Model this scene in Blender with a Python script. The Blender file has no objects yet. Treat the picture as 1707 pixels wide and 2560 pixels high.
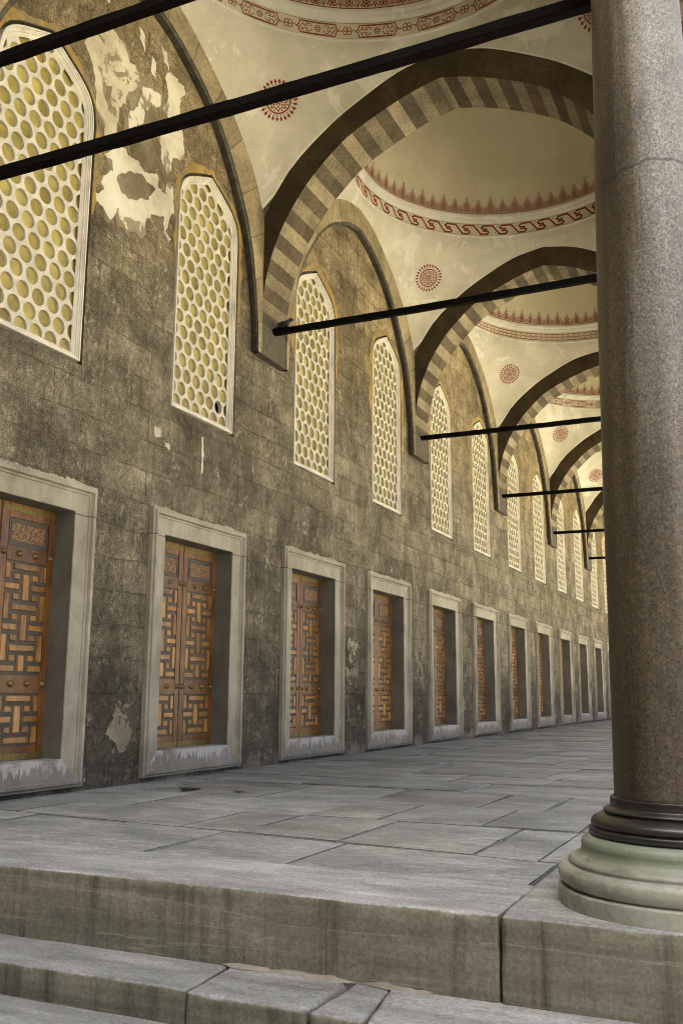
import bpy, bmesh, math, random
from mathutils import Vector, Matrix, noise, geometry
R = math.radians
rnd = random.Random(7)
sc = bpy.context.scene
COL = sc.collection

# ------------------------------------------------------------------ camera, sky, sun, exposure
PITCH, YAW, ROLL = R(10.904), R(24.590), R(0.2927)
cam_d = bpy.data.cameras.new('camera'); cam = bpy.data.objects.new('camera', cam_d); COL.objects.link(cam)
cam_d.sensor_fit = 'VERTICAL'; cam_d.sensor_height = 36; cam_d.lens = 33.245
cam_d.clip_start = .05; cam_d.clip_end = 3000
fw = Vector((-math.sin(YAW)*math.cos(PITCH), math.cos(YAW)*math.cos(PITCH), math.sin(PITCH)))
rt = Vector((math.cos(YAW), math.sin(YAW), 0)); up = rt.cross(fw)
r2 = rt*math.cos(ROLL)+up*math.sin(ROLL); u2 = up*math.cos(ROLL)-rt*math.sin(ROLL)
mw = Matrix((r2, u2, -fw)).transposed().to_4x4(); mw.translation = Vector((6, 0, 1.591)); cam.matrix_world = mw
sc.camera = cam

SUN_EL, SUN_AZ = R(52), math.atan2(.18, .98)      # light travels towards (+.18, +.98): azimuth of travel from +y
w = bpy.data.worlds.new('World'); sc.world = w; w.use_nodes = True
nt = w.node_tree; bg = nt.nodes['Background']; sky = nt.nodes.new('ShaderNodeTexSky'); sky.sky_type = 'NISHITA'
sky.sun_disc = False; sky.sun_elevation = SUN_EL; sky.sun_rotation = SUN_AZ + math.pi
nt.links.new(sky.outputs[0], bg.inputs[0]); bg.inputs[1].default_value = .15
sky.dust_density = 9; sky.ozone_density = .2; sky.air_density = .45
sun_d = bpy.data.lights.new('sun', 'SUN'); sun_d.energy = 5.0; sun_d.angle = R(.5); sun_d.color = (1, .935, .75)
sun = bpy.data.objects.new('sun', sun_d); COL.objects.link(sun)
sd = Vector((math.sin(SUN_AZ)*math.cos(SUN_EL), math.cos(SUN_AZ)*math.cos(SUN_EL), -math.sin(SUN_EL)))
sun.rotation_euler = sd.to_track_quat('-Z', 'Y').to_euler()
vs = sc.view_settings; vs.view_transform = 'Standard'; vs.look = 'None'; vs.gamma = 1; vs.exposure = 2.55
sc.cycles.use_denoising = True; sc.cycles.filter_width = 1.0; sc.cycles.max_bounces = 8; sc.cycles.diffuse_bounces = 5
sc.cycles.caustics_reflective = False; sc.cycles.caustics_refractive = False; sc.cycles.sample_clamp_indirect = 4

# ------------------------------------------------------------------ shader helpers
class T:
    def __init__(s, name):
        s.m = bpy.data.materials.new(name); s.m.use_nodes = True; s.t = s.m.node_tree
        s.b = s.t.nodes['Principled BSDF']; s._pos = None
    def n(s, typ, **k):
        nd = s.t.nodes.new(typ)
        for a, v in k.items(): setattr(nd, a, v)
        return nd
    def put(s, sock, v):
        if isinstance(v, bpy.types.NodeSocket): s.t.links.new(v, sock)
        elif isinstance(v, (tuple, list)) and sock.type == 'RGBA': sock.default_value = (*v[:3], 1)
        else: sock.default_value = v
    @property
    def pos(s):
        if s._pos is None: s._pos = s.n('ShaderNodeNewGeometry').outputs['Position']
        return s._pos
    def obj(s): return s.n('ShaderNodeTexCoord').outputs['Object']
    def uv(s): return s.n('ShaderNodeTexCoord').outputs['UV']
    def isl(s): return s.n('ShaderNodeNewGeometry').outputs['Random Per Island']
    def orand(s): return s.n('ShaderNodeObjectInfo').outputs['Random']
    def sep(s, v): return s.n_in('ShaderNodeSeparateXYZ', v).outputs
    def n_in(s, typ, v):
        nd = s.n(typ); s.put(nd.inputs[0], v); return nd
    def map(s, v, scale=(1, 1, 1), loc=(0, 0, 0), rot=(0, 0, 0)):
        nd = s.n('ShaderNodeMapping'); s.put(nd.inputs[0], v); nd.inputs[1].default_value = loc; nd.inputs[2].default_value = rot; nd.inputs[3].default_value = scale
        return nd.outputs[0]
    def noise(s, v, scale=5, detail=5, rough=.6, dist=0):
        nd = s.n('ShaderNodeTexNoise'); s.put(nd.inputs['Vector'], v)
        nd.inputs['Scale'].default_value = scale; nd.inputs['Detail'].default_value = detail; nd.inputs['Roughness'].default_value = rough; nd.inputs['Distortion'].default_value = dist
        return nd.outputs[0]
    def vor(s, v, scale=5, feature='F1', out=0, rand=1):
        nd = s.n('ShaderNodeTexVoronoi', feature=feature); s.put(nd.inputs['Vector'], v); nd.inputs['Scale'].default_value = scale
        nd.inputs['Randomness'].default_value = rand
        return nd.outputs[out]
    def wn(s, v):
        nd = s.n('ShaderNodeTexWhiteNoise', noise_dimensions='1D'); s.put(nd.inputs['W'], v); return nd.outputs[0]
    def ma(s, op, a, b=0, c=0, clamp=False):
        nd = s.n('ShaderNodeMath', operation=op, use_clamp=clamp); s.put(nd.inputs[0], a); s.put(nd.inputs[1], b); s.put(nd.inputs[2], c); return nd.outputs[0]
    def rng(s, v, a, b, c=0, d=1, smooth=True):
        nd = s.n('ShaderNodeMapRange', interpolation_type='SMOOTHSTEP' if smooth else 'LINEAR'); s.put(nd.inputs[0], v)
        for i, x in enumerate((a, b, c, d)): s.put(nd.inputs[i+1], x)
        return nd.outputs[0]
    def mix(s, f, a, b, blend='MIX'):
        nd = s.n('ShaderNodeMix', data_type='RGBA', blend_type=blend, clamp_factor=True)
        s.put(nd.inputs[0], f); s.put(nd.inputs[6], a); s.put(nd.inputs[7], b); return nd.outputs[2]
    def ramp(s, f, *st):
        nd = s.n('ShaderNodeValToRGB'); s.put(nd.inputs[0], f); e = nd.color_ramp.elements
        while len(e) < len(st): e.new(.5)
        for el, (p, c) in zip(e, st): el.position = p; el.color = (*c, 1)
        return nd.outputs[0]
    def mul(s, col, f):      # scale a colour by a value
        nd = s.n('ShaderNodeVectorMath', operation='SCALE'); s.put(nd.inputs[0], col); s.put(nd.inputs[3], f); return nd.outputs[0]
    def comb(s, x, y, z):
        nd = s.n('ShaderNodeCombineXYZ')
        for i, v in enumerate((x, y, z)): s.put(nd.inputs[i], v)
        return nd.outputs[0]
    def brick(s, v, w, h, mortar=.02, offset=.5, smooth=.3):
        nd = s.n('ShaderNodeTexBrick', offset=offset); s.put(nd.inputs[0], v); nd.inputs['Scale'].default_value = 1
        nd.inputs['Color1'].default_value = (0, 0, 0, 1); nd.inputs['Color2'].default_value = (1, 1, 1, 1); nd.inputs['Mortar'].default_value = (.5, .5, .5, 1)
        nd.inputs['Mortar Size'].default_value = mortar; nd.inputs['Mortar Smooth'].default_value = smooth; nd.inputs['Brick Width'].default_value = w; nd.inputs['Row Height'].default_value = h
        return nd.outputs
    def out(s, col, rough=.8, h=None, bump=.4, dist=.01, spec=.3, metal=0):
        s.put(s.b.inputs['Base Color'], col); s.put(s.b.inputs['Roughness'], rough); s.put(s.b.inputs['Specular IOR Level'], spec); s.put(s.b.inputs['Metallic'], metal)
        if h is not None:
            nd = s.n('ShaderNodeBump'); nd.inputs['Strength'].default_value = bump; nd.inputs['Distance'].default_value = dist
            s.put(nd.inputs['Height'], h); s.t.links.new(nd.outputs[0], s.b.inputs['Normal'])
        return s.m

M = {}
def wall_mat():
    t = T('weathered_masonry'); p = t.pos; x, y, z = t.sep(p)
    wob = t.noise(p, .8, 3); wob2 = t.noise(t.map(p, loc=(0, 9, 4)), 3.5, 3)
    yy = t.ma('ADD', y, t.ma('MULTIPLY', wob2, .10)); zz = t.ma('ADD', z, t.ma('ADD', t.ma('MULTIPLY', wob, .12), t.ma('MULTIPLY', wob2, .06)))
    br = t.brick(t.comb(yy, zz, 0), .74, .335, .011, .43)
    br2 = t.brick(t.comb(t.ma('ADD', yy, .31), zz, 0), .47, .335, .007, .37)
    big = t.noise(p, .55, 6, .62); med = t.noise(t.map(p, loc=(3, 1, 7)), 2.2, 8, .68, .4); fine = t.noise(p, 16, 8, .75); grit = t.noise(p, 70, 4, .7)
    stre = t.noise(t.map(p, (3, 5, .55)), 1.6, 6, .65); lean = t.noise(t.map(p, (1, .6, 2.0), rot=(R(35), 0, 0)), 3.0, 6, .7, .3)
    f = t.ma('ADD', t.ma('MULTIPLY', big, .24), t.ma('ADD', t.ma('MULTIPLY', med, .34), t.ma('ADD', t.ma('MULTIPLY', fine, .32), t.ma('MULTIPLY', lean, .10))))
    base = t.ramp(f, (.37, (.030, .026, .018)), (.455, (.086, .074, .050)), (.52, (.150, .130, .090)), (.585, (.25, .218, .156)), (.67, (.43, .388, .29)))
    blk = t.ma('ADD', .74, t.ma('MULTIPLY', t.mix(.3, br[0], br2[0]), .52))
    base = t.mul(base, blk)
    base = t.mul(base, t.rng(grit, .36, .64, .46, 1.58))
    base = t.mul(base, t.rng(stre, .35, .65, .88, 1.10))
    # ochre wash high in the lunettes, greyer low down
    hi = t.rng(t.ma('ADD', z, t.ma('MULTIPLY', med, 1.6)), 6.2, 8.4)
    base = t.mix(t.ma('MULTIPLY', hi, .42), base, t.mix(1, base, (1.25, .98, .58), 'MULTIPLY'))
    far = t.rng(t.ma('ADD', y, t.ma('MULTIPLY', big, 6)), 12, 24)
    base = t.mix(t.ma('MULTIPLY', far, .5), base, t.mul(base, 1.5))  # stone lightened towards the far bays, standing in for stronger light there
    # joints
    jn = t.ma('MULTIPLY', t.ma('MAXIMUM', br[1], t.ma('MULTIPLY', br2[1], .6)), t.rng(t.noise(p, 1.3, 4), .34, .56))
    base = t.mix(t.ma('MULTIPLY', jn, .45), base, (.034, .029, .019))
    # soot and damp crust in patches on the piers
    s1 = t.noise(t.map(p, (1, 1.2, 1.4), (5, 2, 0)), 2.1, 9, .76, .3)
    band = t.ma('MULTIPLY', t.rng(z, 2.75, 1.35), t.rng(z, .72, 1.05, .45, 1))
    sf = t.rng(t.ma('ADD', s1, t.ma('MULTIPLY', band, .22)), .555, .70)
    sc_ = t.ramp(fine, (.40, (.022, .021, .018)), (.62, (.060, .054, .042)))
    base = t.mix(t.ma('MULTIPLY', sf, .66), base, sc_)
    s2 = t.rng(t.noise(t.map(p, (1, .5, 2.2), (1, 6, 2)), 1.0, 7, .7, .3), .56, .74)
    base = t.mix(t.ma('MULTIPLY', s2, .26), base, t.mul(base, .35))
    # pale scuffs: lime bloom and chipped flecks
    bl = t.ma('MULTIPLY', t.rng(t.noise(t.map(p, (1, 1.4, .9), (2, 5, 9)), 2.6, 8, .74, .6), .54, .68), t.rng(fine, .44, .58))
    base = t.mix(t.ma('MULTIPLY', bl, .75), base, (.42, .385, .29))
    fl = t.ma('MULTIPLY', t.rng(t.noise(t.map(p, (1, 1, .8)), 9, 3, .5), .735, .765), t.rng(t.noise(p, 1.1, 2), .5, .6))
    base = t.mix(fl, base, (.75, .72, .62))
    base = t.mul(base, .90)
    h = t.ma('ADD', t.ma('MULTIPLY', fine, .5), t.ma('ADD', t.ma('MULTIPLY', grit, .35), t.ma('SUBTRACT', t.ma('ADD', t.ma('MULTIPLY', med, .9), t.ma('MULTIPLY', br[0], .35)), t.ma('MULTIPLY', br[1], .9))))
    return t.out(base, .9, h, .75, .028, .2)
def stone_mat(name, lo, mid, hi_, sc1=1.2, warm=.0, joints=False, drips=False, rough=.65, bump=.25):
    t = T(name); p = t.pos; x, y, z = t.sep(p)
    a = t.noise(p, sc1, 7, .65, .3); b = t.noise(t.map(p, (1, 1, .35)), 6, 6, .7); g = t.noise(p, 60, 4, .7)
    f = t.ma('ADD', t.ma('MULTIPLY', a, .55), t.ma('ADD', t.ma('MULTIPLY', b, .3), t.ma('MULTIPLY', g, .15)))
    c = t.ramp(f, (.36, lo), (.5, mid), (.66, hi_))
    st = t.rng(t.noise(t.map(p, (1, 1, .25), (4, 4, 1)), 2.4, 7, .7), .55, .75)
    c = t.mix(t.ma('MULTIPLY', st, .5), c, t.mix(1, c, (.55, .50, .38), 'MULTIPLY'))
    if drips:
        d = t.noise(t.map(p, (2, 9, .5)), 1.3, 6, .75); e = t.noise(p, 2.4, 5, .7)
        edge = t.ma('ADD', 1.10, t.ma('MULTIPLY', t.ma('POWER', d, 1.5), -.52))
        m_ = t.ma('MULTIPLY', t.rng(t.ma('SUBTRACT', z, edge), -.012, .012), t.ma('MULTIPLY', t.rng(e, .36, .54), t.rng(g, .3, .6, .55, 1)))
        c = t.mix(.6, c, t.mul(c, .55))
        c = t.mix(t.ma('MULTIPLY', m_, .9), c, (.42, .41, .38))
    if joints:
        j = t.ma('LESS_THAN', t.ma('ABSOLUTE', t.ma('SUBTRACT', z, 3.265)), .006)
        c = t.mix(t.ma('MULTIPLY', j, .75), c, (.03, .028, .022))
    return t.out(c, rough, t.ma('ADD', b, t.ma('MULTIPLY', g, .5)), bump, .008, .3)
def slab_mat():
    t = T('worn_marble_paving'); p = t.pos; r = t.isl()
    off = t.comb(t.ma('MULTIPLY', r, 37), t.ma('MULTIPLY', r, 91), 0)
    v = t.n('ShaderNodeVectorMath', operation='ADD'); t.put(v.inputs[0], p); t.put(v.inputs[1], off); q = v.outputs[0]
    a = t.noise(t.map(q, (.8, 1.5, 1)), 1.5, 7, .65, .4); b = t.noise(t.map(q, (1, 2.6, 1)), 6, 7, .74); g = t.noise(p, 38, 6, .8); w_ = t.noise(p, .5, 4)
    f = t.ma('ADD', t.ma('MULTIPLY', a, .4), t.ma('ADD', t.ma('MULTIPLY', b, .25), t.ma('MULTIPLY', g, .35)))
    c = t.ramp(f, (.38, (.100, .108, .101)), (.5, (.218, .232, .219)), (.62, (.39, .410, .388)))
    c = t.mul(c, t.ma('ADD', .84, t.ma('MULTIPLY', r, .30))); c = t.mul(c, t.rng(g, .36, .64, .89, 1.11)); c = t.mul(c, t.rng(t.noise(p, 120, 3, .7), .35, .65, .94, 1.06))
    c = t.mix(t.rng(w_, .5, .75, 0, .6), c, t.mix(1, c, (.88, .84, .72), 'MULTIPLY'))
    pit = t.rng(t.noise(t.map(p, (1, 2.2, 1), (3, 7, 0)), 11, 5, .7), .64, .72)
    c = t.mix(t.ma('MULTIPLY', pit, .6), c, (.05, .047, .04))
    d = t.rng(t.noise(t.map(p, (1, 2, 1), (8, 1, 0)), 3.3, 6, .7), .66, .76)
    c = t.mix(t.ma('MULTIPLY', d, .65), c, (.055, .05, .042))
    return t.out(c, t.rng(g, .3, .7, .5, .75), t.ma('ADD', t.ma('MULTIPLY', g, .6), b), .35, .012, .35)
def step_mat():
    t = T('stained_marble_step'); p = t.pos; x, y, z = t.sep(p); r = t.isl(); nz = t.sep(t.n('ShaderNodeNewGeometry').outputs['Normal'])[2]
    band = t.noise(t.map(p, (.5, .5, 7)), 1.5, 6, .6, .5); ver = t.noise(t.map(p, (5, 5, .3)), 1.6, 6, .7, .2); g = t.noise(p, 50, 5, .75); a = t.noise(p, 2.2, 7, .7)
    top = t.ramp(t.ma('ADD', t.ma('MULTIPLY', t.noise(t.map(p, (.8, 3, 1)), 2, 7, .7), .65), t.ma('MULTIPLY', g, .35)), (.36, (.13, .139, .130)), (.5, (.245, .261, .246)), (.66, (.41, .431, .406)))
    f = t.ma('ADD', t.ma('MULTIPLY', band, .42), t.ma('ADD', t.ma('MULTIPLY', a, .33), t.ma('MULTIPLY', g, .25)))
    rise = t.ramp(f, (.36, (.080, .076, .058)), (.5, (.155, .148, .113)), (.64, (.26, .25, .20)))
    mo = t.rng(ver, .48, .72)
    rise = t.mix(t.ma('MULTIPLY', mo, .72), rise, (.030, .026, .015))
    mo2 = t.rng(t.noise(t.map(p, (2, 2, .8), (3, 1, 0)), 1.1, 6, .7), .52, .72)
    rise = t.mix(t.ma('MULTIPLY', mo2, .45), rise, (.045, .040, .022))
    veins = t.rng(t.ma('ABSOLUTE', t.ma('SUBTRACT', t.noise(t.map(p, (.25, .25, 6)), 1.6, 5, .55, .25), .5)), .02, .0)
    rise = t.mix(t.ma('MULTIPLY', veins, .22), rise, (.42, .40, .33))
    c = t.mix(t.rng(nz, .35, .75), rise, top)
    c = t.mul(c, t.ma('ADD', .88, t.ma('MULTIPLY', r, .22))); c = t.mul(c, t.rng(g, .34, .66, .92, 1.08)); c = t.mul(c, t.rng(t.noise(p, 130, 3, .7), .35, .65, .94, 1.06))
    return t.out(c, .62, t.ma('ADD', t.ma('MULTIPLY', g, .6), t.ma('MULTIPLY', a, .8)), .4, .01, .3)
def granite_mat():
    t = T('pink_grey_granite'); p = t.pos; x, y, z = t.sep(p)
    ps = t.map(p, (1, 1, .85))
    v1 = t.vor(ps, 105, out=1); cell = t.sep(v1); v2 = t.noise(ps, 120, 4, .8); v3 = t.noise(ps, 30, 4, .7)
    c = t.ramp(cell[0], (.0, (.055, .055, .06)), (.22, (.15, .145, .15)), (.45, (.25, .237, .220)), (.62, (.25, .195, .165)), (.8, (.31, .305, .29)), (1, (.52, .51, .49)))
    c2 = t.ramp(v2, (.36, (.05, .05, .055)), (.5, (.20, .185, .17)), (.64, (.44, .425, .40)))
    c = t.mix(1, t.mix(.6, t.mul(c, .66), t.mul(c2, .66)), (.95, 1.0, .97), 'MULTIPLY')
    c = t.mix(t.rng(v3, .5, .66, 0, .22), c, (.25, .175, .14))
    # dark veins winding round the shaft
    ve = t.noise(t.map(p, (1.2, 1.2, 1.0), (2.1, 3.3, .6)), .38, 5, .5, .5)
    vm = t.rng(t.ma('ABSOLUTE', t.ma('SUBTRACT', ve, .5)), .006, .0)
    c = t.mix(t.ma('MULTIPLY', vm, .6), c, (.04, .04, .045))
    c = t.mul(c, t.rng(t.noise(t.map(p, (1, 1, .6)), 1.6, 6, .65), .35, .65, .78, 1.22))
    zv = t.ma('ADD', 4.10, t.ma('MULTIPLY', t.ma('SUBTRACT', t.noise(t.map(p, (3, 3, 0)), 1.5, 3), .5), .13))
    c = t.mix(t.ma('MULTIPLY', t.rng(t.ma('ABSOLUTE', t.ma('SUBTRACT', z, zv)), .012, .002), .75), c, (.03, .03, .032))
    sm = t.ma('MULTIPLY', t.rng(t.ma('ABSOLUTE', t.ma('SUBTRACT', z, t.ma('ADD', 4.42, t.ma('MULTIPLY', t.ma('SUBTRACT', x, 5.6), 1.6)))), .09, .0), t.rng(t.noise(p, 14, 4), .42, .62))
    c = t.mix(t.ma('MULTIPLY', sm, .55), c, (.06, .06, .062))
    # brown grime weathered down the sheltered, gallery side of the stone
    side = t.ma('ADD', t.ma('MULTIPLY', t.ma('SUBTRACT', x, 5.565), -1), t.ma('MULTIPLY', t.ma('SUBTRACT', y, 4.6), .55))
    st = t.noise(t.map(p, (7, 7, .25)), 1.6, 6, .65, .2)
    gm = t.rng(t.ma('ADD', side, t.ma('MULTIPLY', t.ma('SUBTRACT', st, .5), .35)), -.12, -.03)
    low = t.rng(t.ma('ADD', z, t.ma('MULTIPLY', st, .8)), 4.4, 2.4)
    grime = t.mix(1, c, t.ramp(st, (.38, (.20, .145, .065)), (.62, (.46, .37, .21))), 'MULTIPLY')
    c = t.mix(t.ma('MULTIPLY', t.ma('MAXIMUM', gm, t.ma('MULTIPLY', low, .85)), .9), c, grime)
    return t.out(c, .42, v2, .12, .004, .4)
def plaster_mat(name, c0, c1, c2, c3, pks=.55, th=.57):
    t = T(name); p = t.pos
    a = t.noise(p, .9, 7, .65, .3); b = t.noise(t.map(p, loc=(4, 0, 2)), 3.2, 7, .7, .4); g = t.noise(p, 30, 4, .7)
    c = t.ramp(t.ma('ADD', t.ma('MULTIPLY', a, .6), t.ma('ADD', t.ma('MULTIPLY', b, .3), t.ma('MULTIPLY', g, .1))), (.38, c0), (.5, c1), (.62, c2))
    pk = t.rng(t.noise(t.map(p, loc=(7, 3, 1)), 1.25 if th > .55 else 3.4, 8, .7, .5), th, th+.03)
    c = t.mix(t.ma('MULTIPLY', pk, pks), c, c3)
    pk2 = t.rng(t.noise(t.map(p, loc=(1, 8, 5)), 4.5, 6, .65, .6), .66, .70)
    c = t.mix(t.ma('MULTIPLY', pk2, .5), c, c3)
    return t.out(c, .9, t.ma('ADD', b, t.ma('MULTIPLY', pk, -.2)), .25, .015, .15)
def arch_mat(name, light, dark, pitch=.18, key=.05, var=.56):
    t = T(name); p = t.pos; u, v, _ = t.sep(t.uv()); s = t.ma('DIVIDE', t.ma('SUBTRACT', t.ma('ABSOLUTE', u), key), pitch)
    k = t.ma('FLOOR', s); sg = t.ma('SIGN', u); idr = t.wn(t.ma('ADD', t.ma('MULTIPLY', sg, t.ma('ADD', k, 3)), t.ma('MULTIPLY', t.ma('FLOOR', t.ma('DIVIDE', t.sep(p)[1], 2.5)), 17)))
    odd = t.ma('FLOORED_MODULO', t.ma('ADD', k, 1), 2)
    c = t.mix(t.ma('SUBTRACT', 1, odd), dark, light)
    c = t.mul(c, t.ma('ADD', 1-var/2, t.ma('MULTIPLY', idr, var)))
    rose = t.ma('MULTIPLY', t.ma('GREATER_THAN', idr, .84), t.ma('MULTIPLY', odd, var))
    c = t.mix(t.ma('MULTIPLY', rose, .4), c, (.20, .085, .055))
    g = t.noise(p, 28, 6, .75); b = t.noise(p, 2.4, 6, .65)
    c = t.mul(c, t.rng(g, .32, .68, .72, 1.3)); c = t.mul(c, t.rng(b, .35, .65, .75, 1.2))
    fr = t.ma('FRACT', s); jn = t.ma('LESS_THAN', t.ma('MINIMUM', fr, t.ma('SUBTRACT', 1, fr)), .022)
    c = t.mix(t.ma('MULTIPLY', jn, .45), c, (.03, .025, .018))
    return t.out(c, .85, g, .35, .01, .2)
def wood_mat(name, a, b, c_, rough=.42):
    t = T(name); p = t.obj(); r = t.isl()
    q = t.comb(t.sep(p)[0], t.ma('ADD', t.sep(p)[1], t.ma('MULTIPLY', r, 7)), t.ma('ADD', t.sep(p)[2], t.ma('MULTIPLY', r, 13)))
    g = t.noise(t.map(q, (4, 22, 1.4)), 2, 6, .6, .4); g2 = t.noise(q, 2.5, 4)
    c = t.ramp(t.ma('ADD', t.ma('MULTIPLY', g, .6), t.ma('MULTIPLY', g2, .4)), (.36, a), (.5, b), (.66, c_))
    c = t.mul(c, t.ma('ADD', .66, t.ma('MULTIPLY', r, .56))); o_ = t.orand()
    c = t.mul(c, t.ma('ADD', .82, t.ma('MULTIPLY', o_, .36))); wn_ = t.noise(t.pos, 1.6, 5, .65)
    c = t.mul(c, t.rng(wn_, .35, .65, .70, 1.18))
    return t.out(c, rough, g, .15, .003, .45)
def plain(name, c, rough=.6, var=.3, scale=8, metal=0, spec=.4, bump=.2):
    t = T(name); a = t.noise(t.pos, scale, 6, .7); return t.out(t.mul(c if not isinstance(c, tuple) else t.ramp(a, (0, c), (1, c)), t.rng(a, .3, .7, 1-var, 1+var)), rough, a, bump, .006, spec, metal)

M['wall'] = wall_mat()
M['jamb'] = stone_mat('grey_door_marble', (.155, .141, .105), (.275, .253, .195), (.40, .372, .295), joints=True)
M['reveal'] = stone_mat('reveal_shade_stone', (.075, .071, .056), (.125, .119, .096), (.185, .176, .145))  # jamb stone recoloured darker to stand in for shade inside the reveal
M['sill'] = stone_mat('grey_sill_marble', (.16, .148, .115), (.265, .248, .20), (.38, .36, .30), drips=True)
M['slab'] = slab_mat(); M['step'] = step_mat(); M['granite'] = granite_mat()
M['vault'] = plaster_mat('cream_vault_plaster', (.36, .333, .260), (.425, .398, .320), (.50, .474, .395), (.57, .55, .475))
M['dome'] = plaster_mat('cream_dome_plaster', (.42, .372, .255), (.46, .412, .288), (.505, .457, .33), (.53, .49, .37), .3)
M['band'] = plaster_mat('pale_band_plaster', (.40, .36, .26), (.47, .43, .32), (.54, .50, .39), (.58, .55, .45))
M['mould'] = plaster_mat('grey_white_moulding', (.42, .40, .34), (.52, .50, .43), (.60, .58, .51), (.64, .62, .56))
M['red'] = plain('oxide_red_paint', (.175, .026, .018), .8, .35, 12, spec=.2)
M['pale'] = plain('pale_line_paint', (.50, .45, .34), .8, .2, 12, spec=.2)
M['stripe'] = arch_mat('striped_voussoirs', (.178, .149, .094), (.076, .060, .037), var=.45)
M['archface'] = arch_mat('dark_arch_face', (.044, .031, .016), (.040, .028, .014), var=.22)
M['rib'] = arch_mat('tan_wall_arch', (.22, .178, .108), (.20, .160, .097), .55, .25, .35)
M['ribdark'] = plain('dark_line_and_shade', (.052, .045, .033), .9, .5, 9)  # dark colour painting soffit and window-gap shade; also plain dark lines
M['corbel'] = plain('dark_corbel_stone', (.066, .057, .040), .85, .3, 14, bump=.4)
M['gypsum'] = plain('white_gypsum', (.43, .402, .33), .75, .16, 9, spec=.3)
M['gypframe'] = stone_mat('weathered_gypsum_frame', (.34, .32, .27), (.50, .47, .40), (.60, .57, .49), 3)
t = T('olive_crown_glass'); r_ = t.isl(); a_ = t.noise(t.pos, 5, 4, .6)
M['glass'] = t.out(t.mul(t.mix(r_, (.235, .185, .048), (.33, .275, .088)), t.rng(a_, .3, .7, .7, 1.2)), .28, a_, .05, .004, .5)
M['dark'] = plain('dark_hollow', (.012, .011, .009), .9, .2)
M['joint'] = plain('joint_gap_shade', (.070, .068, .056), .9, .6, 14, spec=.1)  # dark rim colour standing in for the shadow in open joints
M['cement'] = plaster_mat('old_cement', (.17, .16, .12), (.25, .237, .185), (.33, .315, .25), (.12, .11, .08))
M['under_plaster'] = plaster_mat('grey_under_plaster', (.075, .060, .036), (.155, .128, .083), (.26, .222, .152), (.09, .072, .045))
M['mortar_repair'] = plaster_mat('mortar_repair', (.10, .085, .055), (.20, .175, .12), (.36, .33, .245), (.06, .053, .038), .9, .49)
M['white_plaster'] = plaster_mat('old_white_plaster', (.33, .30, .235), (.47, .438, .355), (.57, .545, .46), (.17, .14, .09), .88, .555)
M['aged_plaster'] = plaster_mat('aged_plaster', (.25, .215, .15), (.37, .33, .24), (.50, .46, .36), (.16, .13, .085), .85, .545)
M['grey_plaster'] = plaster_mat('old_grey_plaster', (.19, .163, .112), (.265, .232, .165), (.34, .30, .22), (.15, .125, .085))
M['ochre'] = plaster_mat('ochre_band_plaster', (.15, .105, .040), (.255, .170, .052), (.34, .235, .085), (.15, .125, .080), .85, .52)
M['crust'] = plaster_mat('pale_mortar_crust', (.26, .22, .14), (.40, .345, .225), (.52, .46, .32), (.18, .15, .1))
M['wood'] = wood_mat('oiled_walnut', (.066, .026, .008), (.138, .059, .017), (.235, .112, .034))
M['inlay'] = wood_mat('honey_inlay_wood', (.14, .060, .013), (.285, .137, .034), (.46, .262, .078), .30)
M['groove'] = plain('dark_groove_wood', (.062, .048, .037), .55, .3, 20)
M['brass'] = plain('aged_brass', (.17, .13, .045), .42, .3, 20, metal=.6)
M['ironpaint'] = plain('black_painted_iron', (.0035, .0036, .003), .85, .4, 20, spec=.05)
M['bronze'] = plain('dark_bronze', (.016, .015, .014), .34, .35, 9, metal=.1, spec=.6)
t = T('carved_arabesque'); p_ = t.obj(); d_ = t.vor(t.map(p_, (1, 1, 1)), 34, 'DISTANCE_TO_EDGE'); s_ = t.vor(p_, 17, 'DISTANCE_TO_EDGE')
l_ = t.ma('MAXIMUM', t.rng(d_, .10, .04), t.rng(s_, .07, .03)); M['carved'] = t.out(t.mix(l_, (.080, .040, .018), (.25, .148, .072)), .55, l_, .6, .006)
t = T('green_stained_marble'); p_ = t.pos; z_ = t.sep(p_)[2]
a_ = t.noise(p_, 3, 7, .65, .3); g_ = t.noise(p_, 40, 5, .7); r_ = t.noise(t.map(p_, (4, 4, .6)), 2.2, 5, .6)
c_ = t.ramp(t.ma('ADD', t.ma('MULTIPLY', a_, .7), t.ma('MULTIPLY', g_, .3)), (.36, (.15, .156, .122)), (.5, (.265, .275, .228)), (.66, (.38, .395, .335)))
c_ = t.mix(t.ma('MULTIPLY', t.rng(t.ma('ADD', z_, t.ma('MULTIPLY', r_, .18)), .91, 1.03), .7), c_, (.135, .172, .120))
c_ = t.mix(t.rng(a_, .56, .7, 0, .55), c_, (.13, .115, .06))
c_ = t.mix(t.rng(t.noise(t.map(p_, (1, 1, 3)), 7, 5, .7), .60, .70, 0, .6), c_, (.07, .065, .04))
M['plinth'] = t.out(c_, .5, t.ma('ADD', a_, t.ma('MULTIPLY', g_, .4)), .25, .01, .4)

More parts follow.
